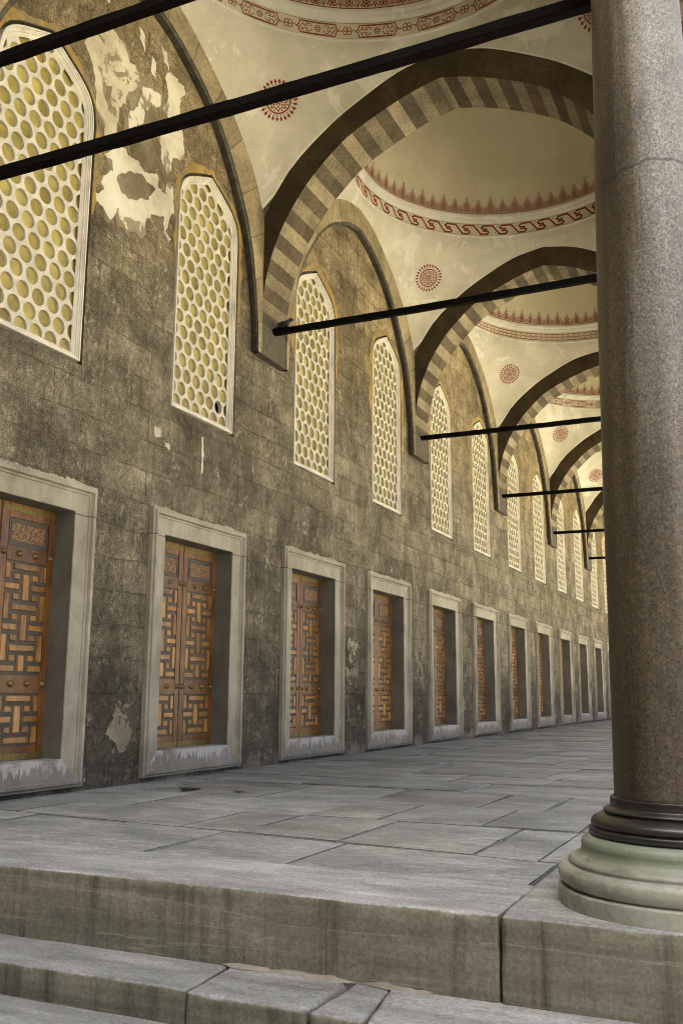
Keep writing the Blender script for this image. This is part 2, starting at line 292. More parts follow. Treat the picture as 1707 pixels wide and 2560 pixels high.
# ------------------------------------------------------------------ mesh helpers
class MB:
    def __init__(s): s.v = []; s.f = []; s.mi = []; s.uv = []
    def vert(s, p): s.v.append(tuple(p)); return len(s.v)-1
    def face(s, idx, mi=0, uv=None): s.f.append(tuple(idx)); s.mi.append(mi); s.uv.append(uv)
    def quad(s, a, b, c, d, mi=0, uv=None): i = len(s.v); s.v += [tuple(a), tuple(b), tuple(c), tuple(d)]; s.face((i, i+1, i+2, i+3), mi, uv)
    def box(s, a, b, mi=0, taper=0, ax=0):
        x0, y0, z0 = a; x1, y1, z1 = b; i = len(s.v)
        for X in (x0, x1):
            e = taper if X == x1 else 0
            s.v += [(X, y0+e, z0+e), (X, y1-e, z0+e), (X, y1-e, z1-e), (X, y0+e, z1-e)]
        for q in ((0, 3, 2, 1), (4, 5, 6, 7), (0, 1, 5, 4), (1, 2, 6, 5), (2, 3, 7, 6), (3, 0, 4, 7)): s.face([i+k for k in q], mi)
    def grid(s, P, mi=0, closed_u=False, uv=None, flip=False):
        n = len(P); m = len(P[0]); i = len(s.v)
        for r in P: s.v += [tuple(q) for q in r]
        for a in range(n if closed_u else n-1):
            for b in range(m-1):
                a2 = (a+1) % n; q = (i+a*m+b, i+a2*m+b, i+a2*m+b+1, i+a*m+b+1)
                u = [uv[a][b], uv[a2][b], uv[a2][b+1], uv[a][b+1]] if uv else None
                if flip: q = q[::-1]; u = u[::-1] if u else None
                s.face(q, mi[b] if isinstance(mi, list) else mi, u)
    def lathe(s, prof, c=(0, 0, 0), n=64, mi=0, ax='z'):
        P = []
        for k in range(n):
            a = 2*math.pi*k/n; r = []
            for R_, h in prof:
                r.append((c[0]+R_*math.cos(a), c[1]+R_*math.sin(a), c[2]+h) if ax == 'z' else (c[0]+h, c[1]+R_*math.cos(a), c[2]+R_*math.sin(a)))
            P.append(r)
        s.grid(P, mi, True)
    def build(s, name, mats, parent=None, smooth=False, normals=True, loc=None):
        me = bpy.data.meshes.new(name); me.from_pydata(s.v, [], s.f)
        mats = mats if isinstance(mats, (list, tuple)) else [mats]
        for m in mats: me.materials.append(M[m] if isinstance(m, str) else m)
        me.polygons.foreach_set('material_index', s.mi)
        if any(u is not None for u in s.uv):
            L = me.uv_layers.new(name='UVMap')
            for p, u in zip(me.polygons, s.uv):
                if u is not None:
                    for li, w_ in zip(p.loop_indices, u): L.data[li].uv = w_
        if normals:
            b = bmesh.new(); b.from_mesh(me); bmesh.ops.recalc_face_normals(b, faces=b.faces[:]); b.to_mesh(me); b.free()
        if smooth:
            me.polygons.foreach_set('use_smooth', [True]*len(me.polygons))
            if isinstance(smooth, float): me.set_sharp_from_angle(angle=smooth)
        me.update()
        o = bpy.data.objects.new(name, me); COL.objects.link(o)
        if parent: o.parent = parent
        if loc: o.location = loc
        return o
def tag(o, label=None, cat=None, group=None, kind=None):
    if label and not kind: kind = 'thing'
    for k, v in (('label', label), ('category', cat), ('group', group), ('kind', kind)):
        if v: o[k] = v
    return o
def empty(name, loc=(0, 0, 0), parent=None):
    o = bpy.data.objects.new(name, None); COL.objects.link(o); o.location = loc; o.empty_display_size = .3
    if parent: o.parent = parent
    return o
def copy_tree(o, parent=None, skip=()):
    c = o.copy(); COL.objects.link(c)
    if parent: c.parent = parent
    for ch in o.children:
        if ch.name not in skip: copy_tree(ch, c, skip)
    return c
def nz(p, s=1.0, seed=0): return noise.noise(Vector((p[0]*s+seed*7.3, p[1]*s-seed*3.1, (p[2] if len(p) > 2 else 0)*s+seed*1.7)))

# ------------------------------------------------------------------ dimensions (metres)
B, A0, NB = 5.865, 4.785, 7            # bay length, first arch, number of bays
TH = .35                               # half thickness of the transverse arches
CX, XW, XR = 2.63, .10, 5.16           # arch axis, wall-side and court-side springing
ZF, ZC = .702, 5.99                    # gallery floor, corbel bottom
HX, HY = CX-XW, B/2-TH
def interp(tab, x):
    for (a, p), (b, q) in zip(tab, tab[1:]):
        if x <= b: return p+(q-p)*(x-a)/(b-a)
    return tab[-1][1]
def catmull(P, n):
    out = []
    for i in range(len(P)-1):
        p0, p1, p2, p3 = P[max(i-1, 0)], P[i], P[i+1], P[min(i+2, len(P)-1)]
        for k in range(n):
            t_ = k/n
            out.append(tuple(.5*((2*b)+(c-a)*t_+(2*a-5*b+4*c-d)*t_*t_+(3*b-a-3*c+d)*t_**3) for a, b, c, d in zip(p0, p1, p2, p3)))
    return out+[tuple(P[-1])]
INT_T = catmull([(0, 9.30), (.35, 9.215), (.69, 9.09), (1.05, 8.93), (1.37, 8.745), (1.68, 8.47), (1.9, 8.235), (2.12, 7.92), (2.26, 7.66), (2.39, 7.33), (2.48, 6.95), (2.525, 6.55), (2.53, 5.99)], 5)
INT_L = catmull([(0, 9.27), (.35, 9.20), (.66, 9.08), (1.20, 8.78), (1.68, 8.30), (2.14, 7.60), (2.36, 6.98), (2.475, 6.35), (2.50, 5.99)], 7)
EXT = catmull([(0, 9.66), (.45, 9.58), (.80, 9.45), (1.37, 9.15), (1.70, 8.92), (2.0, 8.67), (2.27, 8.36), (2.53, 7.90)], 6)
def ext_z(d): return interp(EXT, abs(d))
def arclen(P):
    L = [0]
    for a, b in zip(P, P[1:]): L.append(L[-1]+math.hypot(b[0]-a[0], b[1]-a[1]))
    return L
def resample(P, n):
    L = arclen(P); out = []; j = 0
    for k in range(n+1):
        s = L[-1]*k/n
        while j < len(P)-2 and L[j+1] < s: j += 1
        f = (s-L[j])/max(L[j+1]-L[j], 1e-9); out.append((P[j][0]+(P[j+1][0]-P[j][0])*f, P[j][1]+(P[j+1][1]-P[j][1])*f, s))
    return out
def full_profile(inn, half, n=44):
    """both halves: list of (intrados d, z, extrados d, z, signed arc length) from -half to +half"""
    I = resample(inn, n); E_ = EXT+[(2.53, 6.9), (2.53, 5.99)]
    # match extrados along the outward normal direction by simple proportion of height/length
    E2 = resample(E_, n)
    res = []
    for k in range(n, 0, -1): res.append((-I[k][0], I[k][1], -E2[k][0]*half/2.53, E2[k][1], -I[k][2]))
    for k in range(n+1): res.append((I[k][0], I[k][1], E2[k][0]*half/2.53, E2[k][1], I[k][2]))
    return res

# ------------------------------------------------------------------ setting: ground, paving, steps
g = MB(); S_ = 900
g.quad((-S_, -S_, .05), (S_, -S_, .05), (S_, S_, .05), (-S_, S_, .05))
tg = T('courtyard_stone_ground'); p_ = tg.pos; bk = tg.brick(p_, 1.3, .8, .012); a_ = tg.noise(p_, 1.2, 6, .65)
cg = tg.mul(tg.ramp(a_, (.35, (.56, .535, .40)), (.65, (.75, .715, .55))), tg.ma('ADD', .85, tg.ma('MULTIPLY', bk[0], .3)))
M['ground'] = tg.out(tg.mix(bk[1], cg, (.1, .09, .07)), .8, a_, .2, .01)
tag(g.build('courtyard_ground', 'ground'), kind='structure')

fl = MB()
fl.quad((-.3, 4.1, ZF-.03), (6.2, 4.1, ZF-.03), (6.2, 47, ZF-.03), (-.3, 47, ZF-.03), 1)
def slab(poly, zj):
    """one paving slab: polygon in xy with a worn, chamfered rim"""
    cx = sum(p[0] for p in poly)/len(poly); cy = sum(p[1] for p in poly)/len(poly)
    P = []
    for (a, b) in zip(poly, poly[1:]+poly[:1]):
        L = math.hypot(b[0]-a[0], b[1]-a[1]); k = max(1, int(L/.14))
        for i in range(k): P.append((a[0]+(b[0]-a[0])*i/k, a[1]+(b[1]-a[1])*i/k))
    tx, ty = rnd.uniform(-.0022, .0022), rnd.uniform(-.0022, .0022)
    def ring(inset, dz, wv=.0):
        out = []
        for (x, y) in P:
            L = math.hypot(x-cx, y-cy); j = inset+wv*max(0, nz((x, y, 0), 1.3, 2)-.12)+wv*.7*max(0, nz((x, y, 1), 7, 2)-.1)+.006*nz((x, y, 3), 9)
            out.append((x-(x-cx)/L*j, y-(y-cy)/L*j, ZF+zj+dz+tx*(x-cx)+ty*(y-cy)+.0015*nz((x, y, 5), 2)))
        return out
    i0 = len(fl.v); n = len(P)
    for r_ in (ring(.001, -.034), ring(.003, -.003), ring(.0045, 0, .028)): fl.v += r_
    for q in range(2):
        for k in range(n): fl.face((i0+q*n+k, i0+q*n+(k+1) % n, i0+(q+1)*n+(k+1) % n, i0+(q+1)*n+k), 2 if q else 0)
    fl.face([i0+2*n+k for k in range(n)], 0)
# rows run from the wall to the court; the row lines wander a little, as traced from the photograph's near joints
rows = [4.715, 5.60, 6.63, 7.58, 8.85]
yy = 8.85
while yy < 46.4: yy += rnd.choice((.62, .78, .9, 1.02, 1.2)); rows.append(yy)
joints = {0: [.9, 1.75, 2.62, 3.52, 4.84], 1: [.6, 2.20, 2.70, 3.45, 4.34, 4.72], 2: [1.1, 2.70, 3.27, 4.05, 4.72], 3: [.5, 1.7, 2.7, 3.71, 4.25, 4.9]}
def rowy(k, x): return rows[k]+(.10-.055*x if k == 0 else (.28-.10*x if k == 1 else .05*math.sin(k*2.1+x*.4)))-(.0 if k else .03)
for k in range(len(rows)-1):
    xs = joints.get(k)
    if xs is None:
        xs = []; x = -.1+rnd.uniform(.4, 1.2)
        while x < 5.3: xs.append(x); x += rnd.uniform(.55, 1.75)
    xs = [-.05]+xs+[6.05]
    for a, b in zip(xs, xs[1:]):
        t0, t1 = rnd.uniform(-.03, .03), rnd.uniform(-.03, .03)
        mid = (a+b)/2
        slab([(a+.006, rowy(k, a)+.006), (mid, rowy(k, mid)+.006), (b-.006, rowy(k, b)+.006), (b-.006, rowy(k+1, b)-.006), (mid, rowy(k+1, mid)-.006), (a+.006, rowy(k+1, a)-.006)], rnd.uniform(-.010, .005))
floor = fl.build('stone_floor', ['slab', 'dark', 'joint'], smooth=R(30)); tag(floor, kind='structure')

def rough_block(name, x0, x1, y0, y1, z0, z1, seed, parent, skew=(0, 0), cell=.032, chip=.012, mat='step', back=True):
    """a worn stone block: rounded, chipped arrises and slightly uneven faces; skew shifts the x of the left/right ends towards the back"""
    nx, ny, nz_ = max(2, int((x1-x0)/cell)), max(2, int((y1-y0)/cell)), max(2, int((z1-z0)/cell))
    def axis(n, e):   # extra rings close to the arrises
        a = [0, e, e*2.5]+[k/n for k in range(1, n) if 3*e < k/n < 1-3*e]+[1-e*2.5, 1-e, 1]; return a
    ax, ay, az = axis(nx, .010/(x1-x0)), axis(ny, .010/(y1-y0)), axis(nz_, .010/(z1-z0))
    mb = MB(); ids = {}
    def V(i, j, k):
        if (i, j, k) in ids: return ids[i, j, k]
        u, v, w_ = ax[i], ay[j], az[k]
        xa = x0+skew[0]*v; xb = x1+skew[1]*v
        p = Vector((xa+(xb-xa)*u, y0+(y1-y0)*v, z0+(z1-z0)*w_)); q = p.copy()
        dx = min(p.x-xa, xb-p.x); dy = min(p.y-y0, y1-p.y); dz = z1-p.z
        sx = 1 if p.x-xa < xb-p.x else -1; sy = 1 if p.y-y0 < y1-p.y else -1
        d = sorted((dx, dy, dz))
        c = .010+chip*max(0, nz(p, 4.5, seed)-.05)*2.0+chip*1.3*max(0, nz(p, 13, seed+3)-.1)+chip*.6*max(0, nz(p, 31, seed+4))
        fx, fy, fz = max(0, 1-dx/c), max(0, 1-dy/c), max(0, 1-dz/c)
        n_on = (fx > 0)+(fy > 0)+(fz > 0)
        if n_on >= 2:
            k_ = c*.42
            if fx: q.x += sx*k_*max(fy, fz)*fx
            if fy: q.y += sy*k_*max(fx, fz)*fy
            if fz: q.z -= k_*max(fx, fy)*fz
        amp = .0035
        q.y += amp*nz(p, 3.0, seed+5)*(1 if dy < 1e-6 else 0); q.z += .004*nz(p, 1.7, seed+9)*(1 if dz < 1e-6 else 0)
        ids[i, j, k] = mb.vert(q); return ids[i, j, k]
    X, Y, Z = len(ax)-1, len(ay)-1, len(az)-1
    for i in range(X):
        for j in range(Y): mb.face((V(i, j, Z), V(i+1, j, Z), V(i+1, j+1, Z), V(i, j+1, Z)))
        for k in range(Z): mb.face((V(i, 0, k), V(i+1, 0, k), V(i+1, 0, k+1), V(i, 0, k+1)))
    for j in range(Y):
        for k in range(Z):
            mb.face((V(0, j, k), V(0, j, k+1), V(0, j+1, k+1), V(0, j+1, k))); mb.face((V(X, j, k), V(X, j+1, k), V(X, j+1, k+1), V(X, j, k+1)))
    return mb.build(name, mat, parent, smooth=R(50))
steps = empty('stone_steps', (3.5, 4, .05)); tag(steps, kind='structure')
steps_inv = steps.matrix_world
def sblock(*a, **k):
    o = rough_block('step_block', *a, parent=steps, **k); o.location = (-3.5, -4, -.05); return o
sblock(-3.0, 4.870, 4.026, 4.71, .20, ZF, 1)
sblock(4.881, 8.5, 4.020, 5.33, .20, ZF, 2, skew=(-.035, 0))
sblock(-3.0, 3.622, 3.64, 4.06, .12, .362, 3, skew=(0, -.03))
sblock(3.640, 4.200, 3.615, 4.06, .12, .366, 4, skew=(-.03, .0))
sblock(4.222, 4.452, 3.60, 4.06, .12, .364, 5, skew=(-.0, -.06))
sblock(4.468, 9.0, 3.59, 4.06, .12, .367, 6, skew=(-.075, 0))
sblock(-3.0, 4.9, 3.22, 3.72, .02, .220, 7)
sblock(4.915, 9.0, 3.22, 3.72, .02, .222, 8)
mb = MB()                                                       # cement smears in the angle of the riser
for (xa, xb, w0, sd) in ((3.57, 3.84, .026, 1), (3.80, 4.24, .040, 2), (4.26, 4.60, .030, 3)):
    n = 40; G = []
    for k in range(n+1):
        x = xa+(xb-xa)*k/n; e = min(1, 5*k/n, 5*(n-k)/n)
        wd = w0*e*(.75+.8*nz((x, sd, 0), 5)+.5*nz((x, sd, 2), 17)); ht = e*(.010+.014*nz((x, sd, 5), 7)+.012*nz((x, sd, 6), 20)); wd = max(.003, wd); ht = max(.002, ht)
        G.append([(x, 4.022-wd, .3665), (x, 4.022-wd*.8, .3705), (x, 4.022-wd*.35, .373+ht*.3), (x, 4.020, .372+ht)])
    mb.grid(G)
o = mb.build('cement_smear', 'cement', steps, smooth=True); o.location = (-3.5, -4, -.05)
# dark sheets drawn as the shade in a pocket before the second door
mb = MB()
for poly in ([(.80, 7.80), (.90, 7.62), (.93, 7.95), (.66, 7.93)], [(1.28, 7.89), (1.386, 7.80), (1.45, 7.89)]):
    i = len(mb.v); mb.v += [(x, y, ZF+.0035) for x, y in poly]; mb.face(list(range(i, i+len(poly))))
o = mb.build('paving_hollow_shade', 'dark', floor)

# ------------------------------------------------------------------ windows (one prototype, its parts copied)
WW = .662; WZ0, WZA = 4.774, 7.93
def win_outline(off=0.0, n=5):
    half = catmull([(WW+off, 7.22), (WW-.006+off, 7.38), (.622+off*.95, 7.53+off*.35), (.55+off*.8, 7.635+off*.7), (.43+off*.6, 7.725+off*.9), (.22+off*.3, 7.83+off), (0, WZA+off*1.05)], n)
    P = [(-WW-off, WZ0-off), (WW+off, WZ0-off)]+half
    return P+[(-a, b) for a, b in reversed(half[:-1])]
HR, HA = .0825, .2
holes = []
k = 0; zc = WZ0+.11
while zc < WZA:
    n0 = 0 if k % 2 else .5
    for j in range(-4, 5):
        holes.append(((j+n0)*HA, zc))
    zc += HA*math.sqrt(3)/2; k += 1
def inside(P, q):
    c = False; n = len(P)
    for i in range(n):
        (x1, y1), (x2, y2) = P[i], P[i-1]
        if (y1 > q[1]) != (y2 > q[1]) and q[0] < (x2-x1)*(q[1]-y1)/(y2-y1)+x1: c = not c
    return c
plate = win_outline(-.03); clear = win_outline(-.085)
holes = [h for h in holes if any(inside(clear, (h[0]+HR*.8*math.cos(a), h[1]+HR*.8*math.sin(a))) for a in [q*math.pi/8 for q in range(16)])]
def circ(c, r, n=18): return [(c[0]+r*math.cos(2*math.pi*i/n), c[1]+r*math.sin(2*math.pi*i/n)) for i in range(n)]
def cdt(loops):
    V, E_ = [], []
    for L in loops:
        i = len(V); V += [Vector(p) for p in L]; E_ += [(i+k_, i+(k_+1) % len(L)) for k_ in range(len(L))]
    r_ = geometry.delaunay_2d_cdt(V, E_, [], 0, 1e-5); return r_[0], r_[2]
V, F = cdt([plate]+[circ(h, HR) for h in holes])
mb = MB(); mb.v = [(-.055, v.x, v.y) for v in V]; rr = HR*math.cos(math.pi/18)-.0005
for f in F:
    c = ((V[f[0]].x+V[f[1]].x+V[f[2]].x)/3, (V[f[0]].y+V[f[1]].y+V[f[2]].y)/3)
    if inside(plate, c) and not any((c[0]-h[0])**2+(c[1]-h[1])**2 < rr*rr for h in holes if abs(c[0]-h[0]) < .1 and abs(c[1]-h[1]) < .1): mb.face(f)
for h in holes: mb.grid([[(-.055, y, z), (-.105, y, z)] for y, z in circ(h, HR)], 0, True)
def panes(skip=None, chip=None):
    m_ = MB()
    for h in holes:
        if skip and math.hypot(h[0]-skip[0], h[1]-skip[1]) < .07: continue
        j = .003*nz((h[0], h[1], 0), 5)
        prof = [(HR+.004, 0), (.072, .006), (.064, .001), (.052, .006), (.044, .001), (.033, .006), (.025, .002), (.013, .007), (0.0008, .004)]
        m_.lathe([(r_, -.088+x_+j) for r_, x_ in prof], (0, h[0], h[1]), 14, 0, 'x')
        if chip and math.hypot(h[0]-chip[0], h[1]-chip[1]) < .09:
            i = len(m_.v); m_.v += [(-.080, h[0]+a, h[1]+b) for a, b in ((-.03, .02), (.0, .045), (.03, .03), (.012, .0), (.005, -.03), (-.012, -.005))]; m_.face(range(i, i+6), 1)
    i = len(m_.v); q = win_outline(-.02); m_.v += [(-.16, a, b) for a, b in q]; m_.face(range(i, i+len(q)), 1)
    return m_
win = empty('window')
fr = MB()
prof = [(.030, .0), (.030, -.06), (.0, -.06), (.0, -.018), (-.004, .004), (-.022, .008), (-.026, -.006), (-.034, -.006), (-.038, -.016), (-.052, -.016), (-.056, -.030), (-.066, -.030), (-.085, -.052)]
rings = [[(x_, a, b) for a, b in win_outline(o_)] for o_, x_ in prof]
fr.grid([list(r_) for r_ in zip(*rings)], [1, 1]+[0]*(len(prof)-3), True)  # first two bands coloured dark as the shadow gap round the frame
fr.build('window_frame', ['gypframe', 'ribdark'], win, smooth=R(25)); mb.build('grille', 'gypsum', win); panes().build('pane', ['glass', 'dark'], win, smooth=True)

# ------------------------------------------------------------------ doors (prototype built at the origin: x depth, y along the wall, z height)
OW, OZ0, OZ1, RW = .705, 1.0, 3.29, .27
door = empty('door')
pr = [(0, -.02), (0, .050), (.004, .056), (.028, .056), (.032, .074), (.036, .078), (.062, .078), (.068, .070), (.072, .046), (.080, .042), (.092, .042), (.096, .030), (.105, .027), (.245, .026), (.266, .024), (.27, .018), (.27, .012), (.27, -.24)]
def ring_pts(o_, x_): return [(x_, -OW-RW+o_, OZ0-RW+.012+o_*(RW-.012)/RW), (x_, OW+RW-o_, OZ0-RW+.012+o_*(RW-.012)/RW), (x_, OW+RW-o_, OZ1+RW-o_), (x_, -OW-RW+o_, OZ1+RW-o_)]
rg = [ring_pts(o_, x_) for o_, x_ in pr]
def worn(mb):     # weathered arrises
    mb.v = [(x+.0025*nz((x, y, z), 7, 1), y+.003*nz((x, y, z), 5, 2), z+.003*nz((x, y, z), 5, 3)) for x, y, z in mb.v]; return mb
def seg(a, b, n=26): return [[tuple(a[i][c]+(b[i][c]-a[i][c])*k/n for c in range(3)) for i in range(len(a))] for k in range(n+1)]
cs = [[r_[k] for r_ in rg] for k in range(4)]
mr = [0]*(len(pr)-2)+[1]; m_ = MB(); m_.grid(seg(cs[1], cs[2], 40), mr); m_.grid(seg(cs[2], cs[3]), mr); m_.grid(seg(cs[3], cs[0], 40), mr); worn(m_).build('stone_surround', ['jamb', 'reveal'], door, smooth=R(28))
m_ = MB(); m_.grid(seg(cs[0], cs[1], 34)); worn(m_).build('sill', 'sill', door, smooth=R(28))
def crust_mesh(seed):
    m_ = MB(); n_ = 150
    def top(u): return .012+.045*max(0, .30+nz((u*3, seed, 0), 1.4)+.6*nz((u*3, seed, 4), 5)+.7*nz((u*3, seed, 8), 14)+.5*nz((u*3, seed, 9), 34))*min(1, (u*6+.1), (1-u)*6+.1)
    for k_ in range(n_):
        u, v = k_/n_, (k_+1)/n_; y0, y1 = -.99+1.98*u, -.99+1.98*v
        a, b = top(u), top(v); j0, j1 = .012+.012*nz((u*9, seed, 7), 3), .012+.012*nz((v*9, seed, 7), 3)
        z0 = OZ1+RW-.006
        m_.quad((j0+.02, y0, z0), (j1+.02, y1, z0), (j1, y1, z0+b*.7), (j0, y0, z0+a*.7)); m_.quad((j0, y0, z0+a*.7), (j1, y1, z0+b*.7), (.001, y1, z0+b), (.001, y0, z0+a))
    return m_
# door leaves: right leaf meets left leaf at y = 0
def leaf(sg, detail=True):
    m_ = MB(); X = -.205; y0, y1 = .008, .712
    Y = lambda a: sg*a
    def bx(xa, xb, ya, yb, za, zb, mi, tp=0): m_.box((xa, min(Y(ya), Y(yb)), za), (xb, max(Y(ya), Y(yb)), zb), mi, tp)
    bx(X-.05, X-.014, y0, y1, OZ0-.01, OZ1+.01, 2)                                   # ground of the sunk panels
    for a, b in ((y0, y0+.085), (y1-.09, y1)): bx(X-.014, X, a, b, OZ0, OZ1, 0, .003)  # stiles
    for a, b in ((3.155, 3.29), (2.765, 2.895), (1.585, 1.745), (1.0, 1.125)): bx(X-.014, X-.001, y0+.088, y1-.093, a, b, 0, .002)
    bx(X-.012, X+.004, y0+.01, y1-.005, 3.215, 3.262, 3); bx(X-.012, X+.004, y0+.004, y1-.002, 1.004, 1.058, 3)   # brass straps
    # moulded carved panel
    a, b, c, d = y0+.092, y1-.097, 2.90, 3.15
    for k_ in range(4):
        e = .011*k_; h_ = X-.010+.0045*(k_ % 2)
        for (p0, p1, q0, q1) in ((a+e, b-e, c+e, c+e+.011), (a+e, b-e, d-e-.011, d-e), (a+e, a+e+.011, c+e+.011, d-e-.011), (b-e-.011, b-e, c+e+.011, d-e-.011)): bx(X-.014, h_, p0, p1, q0, q1, 2)
    bx(X-.014, X-.004, a+.046, b-.046, c+.046, d-.046, 4)
    # basket pattern of inlay blocks
    L0 = y0+.094; cols = {}; w_ = (b+.005-L0); gp = w_*.082; e_ = w_*.116; s_ = w_*.1467
    E0 = (L0, L0+e_); S0 = (E0[1]+gp, E0[1]+gp+s_); C0 = (S0[1]+gp, S0[1]+gp+s_); S1 = (C0[1]+gp, C0[1]+gp+s_); E1 = (S1[1]+gp, S1[1]+gp+e_)
    def lattice(za, zb, n_):
        p_ = (zb-za+.036)/n_; bh = p_-.036
        def zr(r0, r1): return (zb-r1*p_-bh, zb-r0*p_)
        def blk(y_, r0, r1, mi=1): z_ = zr(max(r0, 0), min(r1, n_-1)); bx(X-.014, X-.001, y_[0], y_[1], z_[0], z_[1], mi, .005)
        for r_ in range(n_):
            if r_ % 4 == 0: blk((S0[0], S1[1]), r_, r_); blk(E0, r_-1, r_+1); blk(E1, r_-1, r_+1)
            elif r_ % 4 == 2: blk((E0[0], S0[1]), r_, r_); blk((S1[0], E1[1]), r_, r_); blk(C0, r_-1, r_+1)
            else: blk(S0, r_, r_); blk(S1, r_, r_)
        if n_ and detail:    # fine beads in the grooves between the blocks
            for r_ in range(n_-1):
                zc_ = zb-r_*p_-bh-.018
                bx(X-.014, X-.009, L0, E1[1], zc_-.003, zc_+.003, 2)
    lattice(1.775, 2.745, 11); lattice(1.145, 1.565, 5)
    return m_
def stud_mesh():
    m_ = MB(); m_.lathe([(.030, 0), (.030, .004), (.024, .010), (.022, .018), (.012, .027), (.006, .030), (.0055, .040), (.0005, .042)], n=14, ax='x'); return m_
stud0 = None
for sg in (-1, 1):
    lf = leaf(sg).build('door_leaf', ['wood', 'inlay', 'groove', 'brass', 'carved'], door)
    if sg > 0: lf.location = (-.006, .004, 0)
    for zc in (2.832, 1.668):
        for k_ in range(4):
            yy_ = sg*(.052+.200*k_)
            if stud0 is None: stud0 = stud_mesh().build('stud', 'brass', door, smooth=R(40)); so = stud0
            else: so = stud0.copy(); COL.objects.link(so)
            so.location = (-.206, yy_, zc)

# ------------------------------------------------------------------ the long wall
wall = empty('arcade_wall', (0, 20, 0))
tag(wall, 'long soot-stained stone wall with a row of carved doors under lattice windows', 'wall')
def at(o): o.location = Vector(o.location)-Vector((0, 20, 0)); return o
DY = []
for k in range(6): DY += [A0+B*k+1.50, A0+B*(k+1)-1.485]
loops = [[(-9, -.3), (47, -.3), (47, 12.2), (-9, 12.2)]]
for y in DY:
    loops.append([(y-OW-RW+.02, OZ0-RW+.03), (y+OW+RW-.02, OZ0-RW+.03), (y+OW+RW-.02, OZ1+RW-.02), (y-OW-RW+.02, OZ1+RW-.02)])
    loops.append([(y+a, b) for a, b in win_outline(.030)])
V, F = cdt(loops); mb = MB(); mb.v = [(0, v.x, v.y) for v in V]
for f in F:
    c = ((V[f[0]].x+V[f[1]].x+V[f[2]].x)/3, (V[f[0]].y+V[f[1]].y+V[f[2]].y)/3)
    if not any(inside(L, c) for L in loops[1:]): mb.face(f)
i = len(mb.v)
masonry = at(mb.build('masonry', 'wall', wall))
for k, y in enumerate(DY):
    if k == 0: d_, w_ = door, win
    else: d_ = copy_tree(door); w_ = copy_tree(win)
    d_.parent = wall; d_.location = (0, y-20, 0); w_.parent = wall; w_.location = (0, y-20, 0)
    if k in (0, 1):
        ch = [c for c in w_.children if c.name.startswith('pane')][0]
        pm = panes(chip=(-.197, 6.574)) if k == 0 else panes(skip=(.362, 5.041))
        tmp = pm.build('pane', ['glass', 'dark'], None, smooth=True); ch.data = tmp.data; bpy.data.objects.remove(tmp)
    if k == 1: w_['label'] = 'lattice window with one dark broken pane low on its right'
    cr = crust_mesh(k).build('mortar_crust', 'crust', d_)
# ochre painted bands round the window heads, ragged and worn
def ochre_band(seed, wd, za, zb):
    m_ = MB(); inn = win_outline(.033); out_ = win_outline(.16)
    P = []
    for (a, b), (c, d) in zip(inn[2:], out_[2:]): P.append((a, b, c, d))
    left = [p for p in P]
    head = [(WW+.033, za, WW+.16, za)]
    n_ = 14
    seq = [(WW+.033, za+(7.22-za)*k_/n_, WW+.16, za+(7.22-za)*k_/n_) for k_ in range(n_)]+P+[(-WW-.033, 7.22-(7.22-zb)*k_/n_, -WW-.16, 7.22-(7.22-zb)*k_/n_) for k_ in range(1, n_+1)]
    dense = []
    for p, q in zip(seq, seq[1:]):
        L = max(1, int(math.hypot(q[0]-p[0], q[1]-p[1])/.03))
        for i_ in range(L): dense.append(tuple(p[c]+(q[c]-p[c])*i_/L for c in range(4)))
    dense.append(seq[-1]); G = []
    for i_, (a, b, c, d) in enumerate(dense):
        f = wd*(.80+.75*nz((a*2, b*2, seed), 1.2)+.35*nz((a, b, seed+3), 9)+.2*nz((a, b, seed+3), 24)); e_ = min(i_, len(dense)-1-i_)/6; f *= min(1, .15+e_)
        f = max(.03, min(1.25, f)); g_ = .01+.03*max(0, nz((a, b, seed+9), 4))
        G.append([(.001, a+(c-a)*g_, b+(d-b)*g_), (.006, a+(c-a)*(g_+.02), b+(d-b)*(g_+.02)), (.006, a+(c-a)*f*.97, b+(d-b)*f*.97), (.001, a+(c-a)*f, b+(d-b)*f)])
    m_.grid(G); return m_
for k, y in enumerate(DY):
    z1, z2 = (6.35, 6.5) if k < 2 else (5.9+.25*(k % 3), 6.3-.2*(k % 2))
    o = ochre_band(k*3.1, (.75, .8, .95, 1.0, .9, .85)[k % 6], z1, z2).build('ochre_band', 'ochre', wall); o.location = (0, y-20, 0)
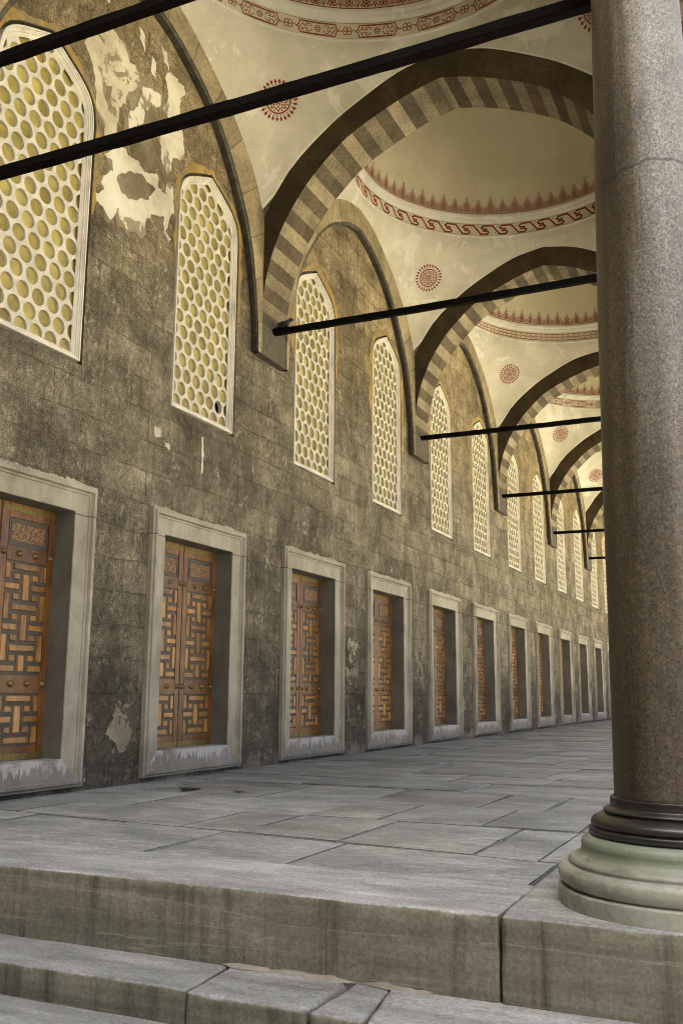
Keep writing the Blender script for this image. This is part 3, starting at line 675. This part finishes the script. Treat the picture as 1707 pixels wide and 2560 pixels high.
# remains of plaster in the first lunette, traced and given their own ragged thickness
PL = dict(
 A=[(6.95, 8.62), (7.21, 8.59), (7.32, 8.56), (7.43, 8.46), (7.45, 8.4), (7.56, 8.42), (7.63, 8.3), (7.58, 8.13), (7.46, 8.05), (7.42, 7.87), (7.32, 7.76), (7.32, 7.63), (7.3, 7.47), (7.19, 7.30), (7.11, 7.29), (7.09, 7.41), (6.99, 7.47), (6.95, 7.61), (6.93, 7.74), (6.90, 7.88), (6.84, 8.0), (6.72, 8.13), (6.79, 8.33)],
 B=[(7.71, 8.26), (7.81, 8.3), (7.98, 8.36), (8.05, 8.36), (8.05, 8.21), (7.97, 8.17), (7.86, 8.13), (7.79, 8.0), (7.75, 8.02), (7.77, 7.92), (7.72, 7.8), (7.51, 7.62), (7.47, 7.77), (7.54, 7.89), (7.63, 7.96), (7.69, 8.13)],
 C=[(8.17, 8.74), (8.35, 8.8), (8.35, 8.74), (8.49, 8.77), (8.51, 8.66), (8.42, 8.59), (8.42, 8.38), (8.46, 8.19), (8.53, 8.09), (8.55, 7.85), (8.31, 7.72), (8.3, 7.58), (8.23, 7.47), (8.12, 7.55), (8.08, 7.73), (7.99, 7.85), (8.08, 8.0), (8.19, 8.17), (8.1, 8.24), (8.19, 8.43), (8.16, 8.56), (8.11, 8.64)],
 E=[(7.19, 7.19), (7.46, 7.38), (7.5, 7.3), (7.7, 7.33), (7.82, 7.27), (8.03, 7.37), (8.08, 7.32), (8.06, 7.2), (8.19, 7.21), (8.24, 7.37), (8.36, 7.36), (8.38, 7.06), (8.31, 6.97), (8.29, 6.9), (8.25, 6.75), (8.35, 6.71), (8.29, 6.66), (8.2, 6.72), (8.21, 6.92), (8.06, 6.87), (7.96, 6.83), (7.87, 6.68), (7.87, 6.58), (7.8, 6.45), (7.7, 6.5), (7.59, 6.46), (7.42, 6.52), (7.39, 6.63), (7.34, 6.48), (7.27, 6.43), (7.21, 6.5), (7.05, 6.55), (7.02, 6.62), (7.16, 6.71), (7.1, 6.79), (7.21, 6.96), (7.28, 7.01), (7.26, 7.11), (7.13, 7.09)])
PH = dict(A=[(7.01, 7.95), (7.07, 7.86), (7.18, 7.94), (7.18, 7.59), (7.07, 7.73)],
 E=[(7.36, 7.0), (7.42, 7.07), (7.61, 7.15), (7.74, 7.21), (7.85, 7.19), (8.02, 7.18), (7.92, 7.06), (7.87, 6.95), (7.75, 6.94), (7.67, 6.85), (7.54, 6.83), (7.43, 6.83), (7.34, 6.92)])
def ragged(P, seed, amp=.022):
    out = []
    for a, b in zip(P, P[1:]+P[:1]):
        n_ = max(1, int(math.hypot(b[0]-a[0], b[1]-a[1])/.025))
        for i_ in range(n_):
            y, z = a[0]+(b[0]-a[0])*i_/n_, a[1]+(b[1]-a[1])*i_/n_
            out.append((y+1.3*amp*nz((y, z, seed), 8)+amp*nz((y, z, seed), 22), z+1.3*amp*nz((y, z, seed+5), 8)+amp*nz((y, z, seed+5), 22)))
    return out
def flake(loops_, th, seed, amp=.022):
    L = [ragged(P, seed, amp) for P in loops_]; V, F = cdt(L); m_ = MB(); m_.v = [(th, v.x, v.y) for v in V]
    for f in F:
        c = (sum(V[i_].x for i_ in f)/3, sum(V[i_].y for i_ in f)/3)
        if inside(L[0], c) and not any(inside(q, c) for q in L[1:]): m_.face(f)
    for q in L: m_.grid([[(th, a, b), (0, a, b)] for a, b in q], 0, True)
    return m_
def dilate(P, e):
    cx = sum(p[0] for p in P)/len(P); cy = sum(p[1] for p in P)/len(P)
    return [(cx+(x-cx)*(1+e), cy+(y-cy)*(1+e*.9)) for x, y in P]
for n_, (P, e_, am) in enumerate(((PL['A'], .06, .06), (PL['C'], .22, .06), (PL['B'], .25, .06), (PL['E'], .10, .07), ([(7.45, 8.35), (7.8, 8.45), (8.1, 8.3), (8.2, 7.9), (8.1, 7.5), (7.7, 7.3), (7.4, 7.45), (7.5, 7.9)], 0, .07))):
    P = [p for p in dilate(P, e_) if p[0] > 6.99 or p[1] > 8.0] if e_ else P
    at(flake([P], .004-.0004*n_, 60+n_, am).build('plaster_underlayer', 'under_plaster', wall))
for n_, key in enumerate('ABCE'):
    at(flake([PL[key]]+([PH[key]] if key in PH else []), .008 if key != 'A' else .007, n_).build('plaster_patch', 'white_plaster' if key != 'A' else 'aged_plaster', wall))
for n_, P in enumerate(([(6.62, 8.9), (6.75, 9.0), (6.72, 8.75), (6.64, 8.6)], [(7.0, 9.05), (7.1, 9.0), (7.06, 8.85), (6.98, 8.9)], [(8.02, 9.0), (8.12, 8.96), (8.18, 8.78), (8.08, 8.82)], [(7.6, 8.95), (7.68, 8.9), (7.72, 8.72), (7.62, 8.8)], [(7.86, 8.75), (7.93, 8.72), (7.92, 8.5), (7.84, 8.55)],
        [(9.15, 4.58), (9.19, 4.57), (9.185, 4.15), (9.15, 4.12)], [(8.20, 4.46), (8.33, 4.44), (8.31, 4.36), (8.22, 4.34)], [(8.40, 4.36), (8.52, 4.30), (8.50, 4.25), (8.42, 4.29)])):
    at(flake([P], .005, 20+n_).build('plaster_flake', 'white_plaster', wall))
for n_, P in enumerate(([(7.72, 1.50), (8.12, 1.48), (8.10, 1.08), (7.86, 1.02), (7.70, 1.2)], [(13.35, 2.42), (13.75, 2.45), (13.78, 2.1), (13.4, 2.05)], [(13.3, 1.98), (13.82, 2.0), (13.8, 1.72), (13.34, 1.7)], [(16.3, 2.4), (16.75, 2.3), (16.7, 1.95), (16.4, 2.0)])):
    at(flake([P], .006, 40+n_, .05).build('repair_patch', 'mortar_repair', wall))

# ------------------------------------------------------------------ striped cross arches, wall arches, corbels, vaults
def cross_arch(y0, seed):
    m_ = MB(); pr_ = full_profile(INT_T, HX)
    G = []; U = []
    for d, z, de, ze, u in pr_:
        j = .003*nz((u*3, seed, 0), 1)
        G.append([(CX+d, y0-TH, z+j), (CX+d, y0+TH, z+j)]); U.append([(u, 0), (u, .7)])
    m_.grid(G, 0, False, U)
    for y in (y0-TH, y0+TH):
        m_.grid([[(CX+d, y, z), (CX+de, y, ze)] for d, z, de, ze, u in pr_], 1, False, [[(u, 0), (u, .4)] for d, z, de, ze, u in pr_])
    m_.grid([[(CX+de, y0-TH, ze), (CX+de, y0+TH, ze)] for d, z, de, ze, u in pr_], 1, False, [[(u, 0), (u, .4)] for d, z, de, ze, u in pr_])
    return m_
BANDS = ['interlaced cartouches', 'S-shaped key meander', 'chain of linked hooks', 'interlaced cartouches', 'S-shaped key meander', 'chain of linked hooks', 'S-shaped key meander']
names = ['nearest', 'second', 'third', 'fourth', 'fifth', 'sixth', 'seventh']
for k in range(1, NB):
    y0 = A0+B*k
    e = empty('striped_arch', (CX, y0, ZC))
    tag(e, {1: 'largest pointed arch of dark and cream stripes, a pigeon sitting at its foot', 2: 'pointed striped arch with a tie rod crossing just under its crown, behind the largest arch'}.get(k, '%s striped stone arch counting away from the viewer' % names[k-1]), 'arch', 'striped arches across the gallery')
    inv = (-CX, -y0, -ZC)
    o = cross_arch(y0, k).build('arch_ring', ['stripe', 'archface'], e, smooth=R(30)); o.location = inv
    m_ = MB(); rb = lambda p: (p[0], p[1], p[2])
    m_.box((-.05, y0-TH-.012, ZC), (XW+.012, y0+TH+.012, 6.40)); m_.box((-.05, y0-TH-.004, 6.406), (XW+.006, y0+TH+.004, 6.62))
    bm = bmesh.new(); o = m_.build('corbel', 'corbel', e); bm.from_mesh(o.data); bmesh.ops.bevel(bm, geom=bm.edges[:], offset=.006, segments=2, affect='EDGES'); bm.to_mesh(o.data); bm.free(); o.location = inv

# painted ornament -----------------------------------------------------------------
def ribbon(m_, fn, pts, w_, mi=0, closed=False, off=.004, step=.05):
    P = []
    n_ = len(pts)
    for i_ in range(n_ if closed else n_-1):
        a, b = pts[i_], pts[(i_+1) % n_]; L = max(1, int(math.hypot(b[0]-a[0], b[1]-a[1])/step))
        for q in range(L): P.append((a[0]+(b[0]-a[0])*q/L, a[1]+(b[1]-a[1])*q/L))
    if not closed: P.append(pts[-1])
    G = []; N = len(P)
    for i_ in range(N):
        a = P[(i_-1) % N] if closed or i_ > 0 else P[i_]; b = P[(i_+1) % N] if closed or i_ < N-1 else P[i_]; c = P[i_]
        d1 = Vector((c[0]-a[0], c[1]-a[1])); d2 = Vector((b[0]-c[0], b[1]-c[1]))
        if d1.length < 1e-9: d1 = d2.copy()
        if d2.length < 1e-9: d2 = d1.copy()
        d1.normalize(); d2.normalize(); n1 = Vector((-d1.y, d1.x)); n2 = Vector((-d2.y, d2.x)); nn = n1+n2
        if nn.length < .3: nn = n1
        nn.normalize(); s_ = w_/2/max(.5, nn.dot(n1))
        G.append([fn(c[0]+nn.x*s_, c[1]+nn.y*s_, off), fn(c[0]-nn.x*s_, c[1]-nn.y*s_, off)])
    m_.grid(G, mi, closed)
def fill(m_, fn, pts, mi=0, off=.003):
    tri = geometry.tessellate_polygon([[Vector((a, b, 0)) for a, b in pts]]); i_ = len(m_.v)
    m_.v += [fn(a, b, off) for a, b in pts]
    for t_ in tri: m_.face([i_+q for q in t_], mi)
RZ = [(2.480, 9.90), (2.455, 9.905), (2.455, 9.930), (2.485, 9.942), (2.470, 10.175), (2.445, 10.185), (2.425, 10.215), (2.425, 10.245), (2.385, 10.262), (2.380, 10.300), (2.415, 10.318), (2.415, 10.335)]
RB = 2.478
def band_fn(cy):
    def f(u, v, off): a = u/RB; r = 2.485-.065*v-off; return (CX+r*math.cos(a), cy+r*math.sin(a), 9.942+v)
    return f
def dome_pt(a, s, off, cy):     # s: arc distance above the springing of the dome
    th = s/2.2; r = 2.415*math.cos(th)-off*math.cos(th); z = 10.335+2.05*math.sin(th)-off*math.sin(th)
    return (CX+r*math.cos(a), cy+r*math.sin(a), z)
def dome_fn(cy):
    return lambda u, v, off: dome_pt(u/2.415, v, off, cy)
def palmettes(m_, fn, n_=68):
    W = 2*math.pi*2.415/n_
    for k_ in range(n_):
        u0 = W*k_; s_ = 1.0 if k_ % 2 else .86
        h_ = lambda P, sx=1, sz=1: [(u0+a*W*sx, b*s_*sz) for a, b in P]
        half = [(.47, .015), (.47, .055), (.40, .085), (.335, .115), (.315, .165), (.27, .20), (.17, .232), (.09, .252), (.075, .275), (.10, .29), (.05, .315), (0, .345)]
        ol = h_(half)+h_([(-a, b) for a, b in reversed(half[:-1])])
        ribbon(m_, fn, ol, .011, 0)
        half2 = [(.38, .03), (.34, .065), (.27, .09), (.22, .125), (.21, .16), (.15, .19), (.05, .235), (0, .27)]
        fill(m_, fn, h_(half2)+h_([(-a, b) for a, b in reversed(half2[:-1])]), 0)
        # pale trefoil drawn over the red
        ribbon(m_, fn, h_([(0, .04), (-.13, .075), (-.05, .115), (-.17, .135), (-.06, .165), (0, .22), (.06, .165), (.17, .135), (.05, .115), (.13, .075)]), .0075, 1, True, .006)
        ribbon(m_, fn, h_([(-.36, .03), (-.2, .055), (-.24, .1)]), .007, 1, False, .006); ribbon(m_, fn, h_([(.36, .03), (.2, .055), (.24, .1)]), .007, 1, False, .006)
        # drop between two palmettes
        ribbon(m_, fn, h_([(.5, .06), (.445, .10), (.42, .15), (.5, .125), (.58, .15), (.555, .10)]), .010, 0, True)
        ribbon(m_, fn, [(u0-W*.5, .006), (u0, .010), (u0+W*.5, .006)], .016, 0); ribbon(m_, fn, [(u0-W*.5, .024), (u0-W*.25, .034), (u0, .022), (u0+W*.25, .034), (u0+W*.5, .024)], .007, 1, False, .006)
def meander(m_, fn, n_=45):
    W = 2*math.pi*RB/n_; lo, hi_ = .034, .192
    for k_ in range(n_):
        u = W*k_
        # one long S: slanting bar, top hook and bottom hook
        P = [(u+.06*W, lo+.060), (u+.02*W, lo+.028), (u+.10*W, lo), (u+.44*W, lo), (u+.80*W, hi_), (u+1.28*W, hi_), (u+1.40*W, hi_-.035), (u+1.33*W, hi_-.062), (u+1.08*W, hi_-.062)]
        ribbon(m_, fn, P, .031, 0)
        ribbon(m_, fn, [(u+.06*W, lo+.060), (u+.34*W, lo+.060)], .034, 0)
        for (a, b) in ((.66, .052), (.56, .172)): fill(m_, fn, [(u+W*a-.012, b-.009), (u+W*a+.012, b-.009), (u+W*a, b+.012)], 0)
    for v in (.012, .214): ribbon(m_, fn, [(2*math.pi*RB*q/96, v) for q in range(97)], .006, 2)
def hooks(m_, fn, n_=120):
    W = 2*math.pi*RB/n_
    for v in (.040, .185): ribbon(m_, fn, [(2*math.pi*RB*q/96, v) for q in range(97)], .018, 0)
    for k_ in range(n_):
        u = W*k_
        ribbon(m_, fn, [(u, .05), (u+.42*W, .112), (u, .175)], .014, 0); ribbon(m_, fn, [(u+.42*W, .112), (u+.98*W, .112), (u+1.08*W, .135)], .016, 0); ribbon(m_, fn, [(u+.98*W, .112), (u+1.08*W, .088)], .014, 0)
def cartouches(m_, fn, n_=20, worn_=True):
    W = 2*math.pi*RB/n_
    for k_ in range(n_):
        u = W*k_; dead = worn_ and nz((k_*1.7, 3, 0), 1.3) > .28
        hx = .36*W
        for q, t_ in ((1, .014), (.86, .008)):
            P = [(u-hx*q, .115), (u-hx*q+.03, .135), (u-hx*q+.05, .115+.085*q), (u+hx*q-.05, .115+.085*q), (u+hx*q-.03, .135), (u+hx*q, .115), (u+hx*q-.03, .095), (u+hx*q-.05, .115-.085*q), (u-hx*q+.05, .115-.085*q), (u-hx*q+.03, .095)]
            if dead: ribbon(m_, fn, P[2:4], t_, 0); ribbon(m_, fn, P[7:9], t_, 0)
            else: ribbon(m_, fn, P, t_, 0, True)
        if dead: continue
        for q in range(6): a = q*math.pi/3; ribbon(m_, fn, [(u+.016*math.cos(a+b)+.03*math.cos(a), .115+.016*math.sin(a+b)+.03*math.sin(a)) for b in (0, 1.26, 2.5, 3.77, 5.03)], .008, 0, True)
        for s_ in (-1, 1):
            for dv in (-1, 1):
                ribbon(m_, fn, [(u+s_*.07, .115+dv*.015), (u+s_*.10, .115+dv*.05), (u+s_*.14, .115+dv*.055), (u+s_*.15, .115+dv*.025), (u+s_*.12, .115+dv*.015)], .011, 0)
                ribbon(m_, fn, [(u+s_*.16, .115+dv*.01), (u+s_*.20, .115+dv*.04)], .012, 0)
        c = u+W*.5                                             # knot between the cartouches
        for a in (0, math.pi/2, math.pi, 1.5*math.pi):
            cx_, cv = c+.036*math.cos(a+.785), .115+.036*math.sin(a+.785); ribbon(m_, fn, [(cx_+.026*math.cos(b), cv+.026*math.sin(b)) for b in [q*math.pi/4 for q in range(8)]], .010, 0, True)
        ribbon(m_, fn, [(u+hx, .115), (u+hx+.035, .13), (c-.05, .105)], .010, 0); ribbon(m_, fn, [(c+.05, .125), (c+W*.5-hx-.035, .10), (c+W*.5-hx, .115)], .010, 0)
    for v in (.008, .222): ribbon(m_, fn, [(2*math.pi*RB*q/96, v) for q in range(97)], .005, 2)
HM = (HX+HY)/2
RHO = sorted([(z, math.hypot(HM, d)) for d, z in EXT]+[(9.80, 2.492), (9.90, 2.480)])
def pend(a, tt, off, cy, z=None):
    """pendentive surface: azimuth a, tt from the arches (0) to the ring (1), or height z; its level sections are circles"""
    c, s = math.cos(a), math.sin(a); k_ = min(HX/max(abs(c), 1e-6), HY/max(abs(s), 1e-6)); px, py = k_*c, k_*s
    zP = ext_z(py*HX/HY) if abs(abs(px)-HX) < 1e-6 else ext_z(px)
    if z is None: z = zP+(9.90-zP)*tt
    else: tt = (z-zP)/(9.90-zP)
    r = interp(RHO, z)*(1+(k_/interp(RHO, zP)-1)*max(0, 1-tt))
    if off: r -= off*.8; z -= off*.55
    return Vector((CX+r*c, cy+r*s, z))
def rosette(m_, cy, a0, z0=9.20, rad=.268):
    P0 = pend(a0, 0, 0, cy, z0); dn = pend(a0, 0, 0, cy, z0+.02)-pend(a0, 0, 0, cy, z0-.02); dn.normalize()
    tu = Vector((-math.sin(a0), math.cos(a0), 0))
    def fn(u, v, off):
        p = P0+tu*u+dn*v
        return tuple(pend(math.atan2(p.y-cy, p.x-CX), 0, off+.003, cy, p.z))
    for k_ in range(26):
        a = 2*math.pi*k_/26; ca, sa = math.cos(a), math.sin(a)
        q = lambda r, w_: (r*ca-w_*sa, r*sa+w_*ca)
        fill(m_, fn, [q(rad*.74, 0), q(rad*.87, rad*.075), q(rad, 0), q(rad*.87, -rad*.075)]); fill(m_, fn, [q(rad*.69, rad*.035), q(rad*.76, rad*.008), q(rad*.76, -rad*.008), q(rad*.69, -rad*.035)])
    ribbon(m_, fn, [(rad*.60*math.cos(q*math.pi/16), rad*.60*math.sin(q*math.pi/16)) for q in range(32)], rad*.075, 0, True, step=.03)
    for k_ in range(8):
        a = 2*math.pi*k_/8+.2; ca, sa = math.cos(a), math.sin(a); q = lambda r, w_: (r*rad*ca-w_*rad*sa, r*rad*sa+w_*rad*ca)
        fill(m_, fn, [q(.07, 0), q(.17, .055), q(.27, 0), q(.17, -.055)]); fill(m_, fn, [q(.30, .02), q(.37, .10), q(.44, .09), q(.40, .02)]); fill(m_, fn, [q(.30, -.02), q(.40, -.02), q(.44, -.09), q(.37, -.10)])
        fill(m_, fn, [q(.43, 0), q(.49, .045), q(.54, 0), q(.49, -.045)])
        a += math.pi/8; ca, sa = math.cos(a), math.sin(a); q = lambda r, w_: (r*rad*ca-w_*rad*sa, r*rad*sa+w_*rad*ca)
        fill(m_, fn, [q(.22, 0), q(.30, .05), q(.36, .0), q(.30, -.05)]); ribbon(m_, fn, [q(.40, -.06), q(.46, -.02), q(.52, -.05)], rad*.04); ribbon(m_, fn, [q(.40, .06), q(.46, .02), q(.52, .05)], rad*.04)
    ribbon(m_, fn, [(rad*.045*math.cos(q*math.pi/4), rad*.045*math.sin(q*math.pi/4)) for q in range(8)], rad*.04, 0, True)
bandproto = {}
for k in range(NB-1):
    cy = A0+B*(k+.5); inv = (-CX, -cy, -9.9)
    lab = ['domed vault bay nearest the viewer, red cartouche band partly worn away', 'domed vault bay with a bold red S-shaped key meander round its ring', 'domed vault bay with a red chain of linked hooks round its ring',
           'golden lit vault bay fourth from the viewer, red cartouche band showing beside the column', 'golden vault bay fifth from the viewer, a thin slice of red band beside the column', 'farthest golden vault bay, mostly hidden by the granite column'][k]
    e = empty('domed_vault', (CX, cy, 9.9)); tag(e, lab, 'vault', 'domed vault bays along the gallery')
    # pendentives with a pale edge line along the arches
    m_ = MB(); N = 144; ts = [0, .012, .016, .03, .034, .07, .12, .18, .25, .33, .42, .52, .62, .72, .82, .91, 1]
    m_.grid([[pend(2*math.pi*q/N+.7853, t_, .006 if i_ in (1, 2) else 0, cy) for i_, t_ in enumerate(ts)] for q in range(N)], [1, 1, 1, 1]+[0]*12, True)
    o = m_.build('pendentives', ['vault', 'mould'], e, smooth=R(40)); o.location = inv
    m_ = MB(); m_.lathe([(r, z) for r, z in RZ], (CX, cy, 0), 128, [1, 1, 2, 0, 1, 1, 1, 1, 1, 1, 1]); o = m_.build('ring_moulding', ['band', 'mould', 'ribdark'], e, smooth=R(35)); o.location = inv
    m_ = MB(); m_.grid([[dome_pt(2*math.pi*q/96, 2.2*math.pi/2*i_/28*.999, 0, cy) for i_ in range(29)] for q in range(96)], 0, True); o = m_.build('dome_shell', 'dome', e, smooth=True); o.location = inv
    # painting
    kind = k % 3
    if ('p', 0) not in bandproto:
        m_ = MB(); palmettes(m_, dome_fn(cy)); o = m_.build('palmette_frieze', ['red', 'pale', 'ribdark'], e, normals=False); bandproto['p', 0] = o
    else: o = bandproto['p', 0].copy(); COL.objects.link(o); o.parent = e
    o.location = inv if o is bandproto['p', 0] else bandproto['p', 0].location
    if kind not in bandproto:
        m_ = MB(); (cartouches, meander, hooks)[kind](m_, band_fn(cy)); o = m_.build('painted_band', ['red', 'pale', 'ribdark'], e, normals=False); bandproto[kind] = o; o.location = inv
    else: o = bandproto[kind].copy(); COL.objects.link(o); o.parent = e
    for q in range(4):
        if ('r', q) not in bandproto:
            m_ = MB(); rosette(m_, cy, math.pi/4+q*math.pi/2); o = m_.build('rosette', 'red', e, normals=False); bandproto['r', q] = o; o.location = inv
        else: o = bandproto['r', q].copy(); COL.objects.link(o); o.parent = e
    # wall arch of the bay: shallow rib with soffit and inner edge coloured dark for shade
    pr_ = full_profile(INT_L, HY+.0); m_ = MB()
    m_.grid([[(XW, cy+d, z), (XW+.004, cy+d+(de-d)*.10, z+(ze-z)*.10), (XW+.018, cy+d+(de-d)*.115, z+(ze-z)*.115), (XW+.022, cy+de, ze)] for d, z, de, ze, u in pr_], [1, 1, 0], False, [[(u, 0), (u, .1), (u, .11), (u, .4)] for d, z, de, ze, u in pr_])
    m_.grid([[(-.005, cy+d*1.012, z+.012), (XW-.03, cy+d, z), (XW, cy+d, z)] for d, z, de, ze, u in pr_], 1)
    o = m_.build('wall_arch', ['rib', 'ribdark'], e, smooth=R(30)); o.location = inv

# ------------------------------------------------------------------ tie rods
def rod(y, z, x0, x1, th, seed):
    m_ = MB(); n_ = 70; G = []
    for k_ in range(n_+1):
        x = x0+(x1-x0)*k_/n_; j = lambda q: .0045*nz((x*3, seed, q), 1)+.003*nz((x*11, seed, q), 1)
        sag = -.012*math.sin(math.pi*k_/n_); h_ = th/2
        c = [(-h_, -h_*.8), (-h_*.8, -h_), (h_*.8, -h_), (h_, -h_*.8), (h_, h_*.8), (h_*.8, h_), (-h_*.8, h_), (-h_, h_*.8), (-h_, -h_*.8)]
        G.append([(x, y+a+j(i_ % 8), z+b+sag+j(i_ % 8+9)) for i_, (a, b) in enumerate(c)])
    m_.grid(G, [1, 1, 1, 0, 0, 0, 0, 0]); m_.face(range(0, 8)); m_.face(range(n_*9, n_*9+8))
    return m_
M['rust'] = plain('red_lead_primer', (.006, .0035, .003), .8, .5, 20, spec=.05)
rods = [(A0, 6.36, 0.0, 5.3, .080, 'thick black tie beam cutting across the top left corner'), (A0, 5.385, 0.0, 5.45, .076, 'long black tie beam crossing below the nearest dome in front of a red rosette')]
rl = {1: 'black tie rod with a pigeon perched on its wall end', 2: 'black tie rod springing from the second corbel', 3: 'black tie rod springing from the third corbel, crossing its pale windows', 4: 'thin far tie rod at the fourth corbel', 5: 'farthest thin tie rod beside the column', 6: 'last tie rod hidden beyond the column'}
for k in range(1, 6): rods.append((A0+B*k, 6.40,   .06, 5.3, .080, rl[k]))
for n_, (y, z, x0, x1, th, lab) in enumerate(rods):
    o = rod(y, z, x0, x1, th, n_).build('tie_rod', ['ironpaint', 'rust'], smooth=R(25)); tag(o, lab, 'tie rod', 'black tie rods across the gallery')

# ------------------------------------------------------------------ pigeon crouching on the first inner rod
def pigeon(x, y, z):
    m_ = MB(); st = [(-.155, .020, .010, .004), (-.10, .024, .030, .010), (-.05, .034, .045, .026), (0, .050, .052, .042), (.045, .062, .050, .048), (.075, .076, .040, .042), (.095, .098, .028, .030), (.112, .108, .026, .026), (.130, .106, .019, .020), (.142, .101, .007, .007), (.162, .094, .003, .003)]
    G = []
    for s in catmull(st, 4):
        G.append([(x+s[0], y+s[2]*math.cos(2*math.pi*q/14), z+s[1]+s[3]*math.sin(2*math.pi*q/14)) for q in range(15)])
    m_.grid(G, 0)
    for sg in (-1, 1):                                        # folded wings and feet
        W_ = [(.05, .075, .050), (.0, .085, .055), (-.06, .066, .050), (-.13, .035, .026), (-.07, .040, .053), (0, .040, .058)]
        i_ = len(m_.v); m_.v += [(x+a, y+sg*(c+.003), z+b) for a, b, c in W_]; m_.face(range(i_, i_+6), 1)
        m_.box((x+.005, y+sg*.02-.004, z-.002), (x+.045, y+sg*.02+.004, z+.006), 2); m_.box((x+.012, y+sg*.02-.003, z), (x+.020, y+sg*.02+.003, z+.04), 2)
        m_.lathe([(.005, 0), (.003, .002), (.0004, .003)], (x+.118, y, z+.112), 8, 3)
    return m_
M['feather'] = plain('dark_slate_feathers', (.012, .012, .013), .6, .4, 40); M['wing'] = plain('slate_wing', (.018, .018, .020), .6, .3, 40); M['feet'] = plain('pink_feet', (.2, .07, .05), .6)
o = pigeon(.255, A0+B, 6.40+.040-.004).build('pigeon', ['feather', 'wing', 'feet', 'dark'], smooth=R(60)); tag(o, 'dark grey pigeon crouched on the tie rod beside the wall', 'pigeon')

# ------------------------------------------------------------------ the granite column in the foreground
PX, PY = 5.565, 4.60
col = empty('granite_column', (PX, PY, ZF)); tag(col, 'tall pink-grey granite column with bronze collar on a green-stained marble base', 'column')
def turned(name, prof, mat, n=112, parent=col, seed=0, wob=.0):
    P = catmull(prof, 6) if len(prof) > 3 else prof
    m_ = MB(); G = []
    for q in range(n):
        a = 2*math.pi*q/n
        G.append([((r+wob*nz((math.cos(a)*2, math.sin(a)*2, z*3), 1, seed))*math.cos(a), (r+wob*nz((math.cos(a)*2, math.sin(a)*2, z*3), 1, seed))*math.sin(a), z-ZF) for r, z in P])
    m_.grid(G, 0, True); return m_.build(name, mat, parent, smooth=R(35))
turned('shaft', [(.293, 1.135), (.287, 1.5), (.282, 2.0), (.276, 2.6), (.262, 3.4), (.242, 4.2), (.224, 4.9), (.214, 5.5)], 'granite', wob=.002)
turned('bronze_collar', [(.296, 1.150), (.308, 1.146), (.312, 1.128), (.312, 1.112), (.322, 1.104), (.338, 1.096), (.342, 1.088), (.334, 1.082), (.352, 1.074), (.372, 1.066), (.390, 1.054), (.399, 1.038), (.395, 1.026), (.390, 1.022), (.404, 1.016), (.409, 1.004), (.407, .992), (.399, .986)], 'bronze')
turned('marble_base', [(.395, .985), (.418, .980), (.437, .966), (.444, .948), (.443, .928), (.452, .908), (.474, .895), (.492, .888), (.501, .876), (.499, .864), (.505, .860), (.528, .858), (.545, .842), (.549, .822), (.545, .802), (.532, .783), (.520, .777), (.533, .775), (.548, .770), (.551, .757), (.552, .73), (.553, ZF-.01)], 'plinth', wob=.004)
turned('capital', [(.214, 5.48), (.25, 5.5), (.25, 5.56), (.225, 5.58), (.24, 5.68), (.31, 5.85), (.40, 5.99)], 'gypframe', 48)

# ------------------------------------------------------------------ outer fabric of the gallery: front arch, court-side arches, columns, roof, end wall
outer = empty('gallery_exterior', (5.5, 20, ZF)); tag(outer, 'stone outer arches, columns and parapet of the gallery on the courtyard side', 'arcade')
def put_outer(o): o.parent = outer; o.location = (-5.5, -20, -ZF); return o
def arch_wall(axis, c, half, p0, p1, top, mats=('stripe', 'corbel')):
    """wall with a pointed opening; axis 'x': spans x at fixed y range p0..p1, axis 'y': spans y at fixed x range"""
    m_ = MB(); pr_ = full_profile(INT_T, half, 26); sc_ = half/HX
    W_ = lambda d, q, z: (c+d*sc_, q, z) if axis == 'x' else (q, c+d*sc_, z)
    m_.grid([[W_(d, p0, z), W_(d, p1, z)] for d, z, de, ze, u in pr_], 0, False, [[(u, 0), (u, .7)] for d, z, de, ze, u in pr_])
    for q in (p0, p1): m_.grid([[W_(d, q, z), W_(d, q, top)] for d, z, de, ze, u in pr_], 1)
    m_.grid([[W_(d, p0, top), W_(d, p1, top)] for d, z, de, ze, u in pr_], 1)
    return m_
put_outer(arch_wall('x', CX, HX, A0-TH, A0+TH, 11.4).build('front_arch', ['stripe', 'corbel']))
for k in range(NB):
    put_outer(arch_wall('y', A0+B*(k+.5), HY, XR, XR+.7, 11.4).build('court_arch', ['stripe', 'corbel']))
m_ = MB()
for k in range(NB+1):
    y = A0+B*k; m_.box((XR-.004, y-TH-.001, 5.99), (XR+.704, y+TH+.001, 11.39))
    m_.box((-.05, y-.02, 9.64), (XR+.02, y+.02, 11.38))
m_.box((-.05, 46.0, 0), (6, 46.4, 11.4)); put_outer(m_.build('spandrel_piers', 'corbel'))
m_ = MB()
for k in range(1, NB+1):
    m_.lathe([(r, z) for r, z in ((.55, ZF), (.55, .80), (.44, .95), (.40, 1.0), (.30, 1.14), (.275, 2.6), (.215, 5.5), (.24, 5.7), (.42, 6.0))], (XR+.36, A0+B*k, 0), 32)
put_outer(m_.build('court_columns', 'granite', smooth=R(40)))
# unseen masses added and sized to shade the steps and near bays
m_ = MB(); m_.box((-26, -40, 0), (13, -11, 38)); m_.box((-26, -12, 0), (-.02, 2.2, 19)); m_.box((-26, 2.2, 12.25), (-.6, 47, 12.6)); o = m_.build('shade_block', 'wall'); tag(o, 'unseen plain mass added to shade the steps and near bays', 'light blocker')
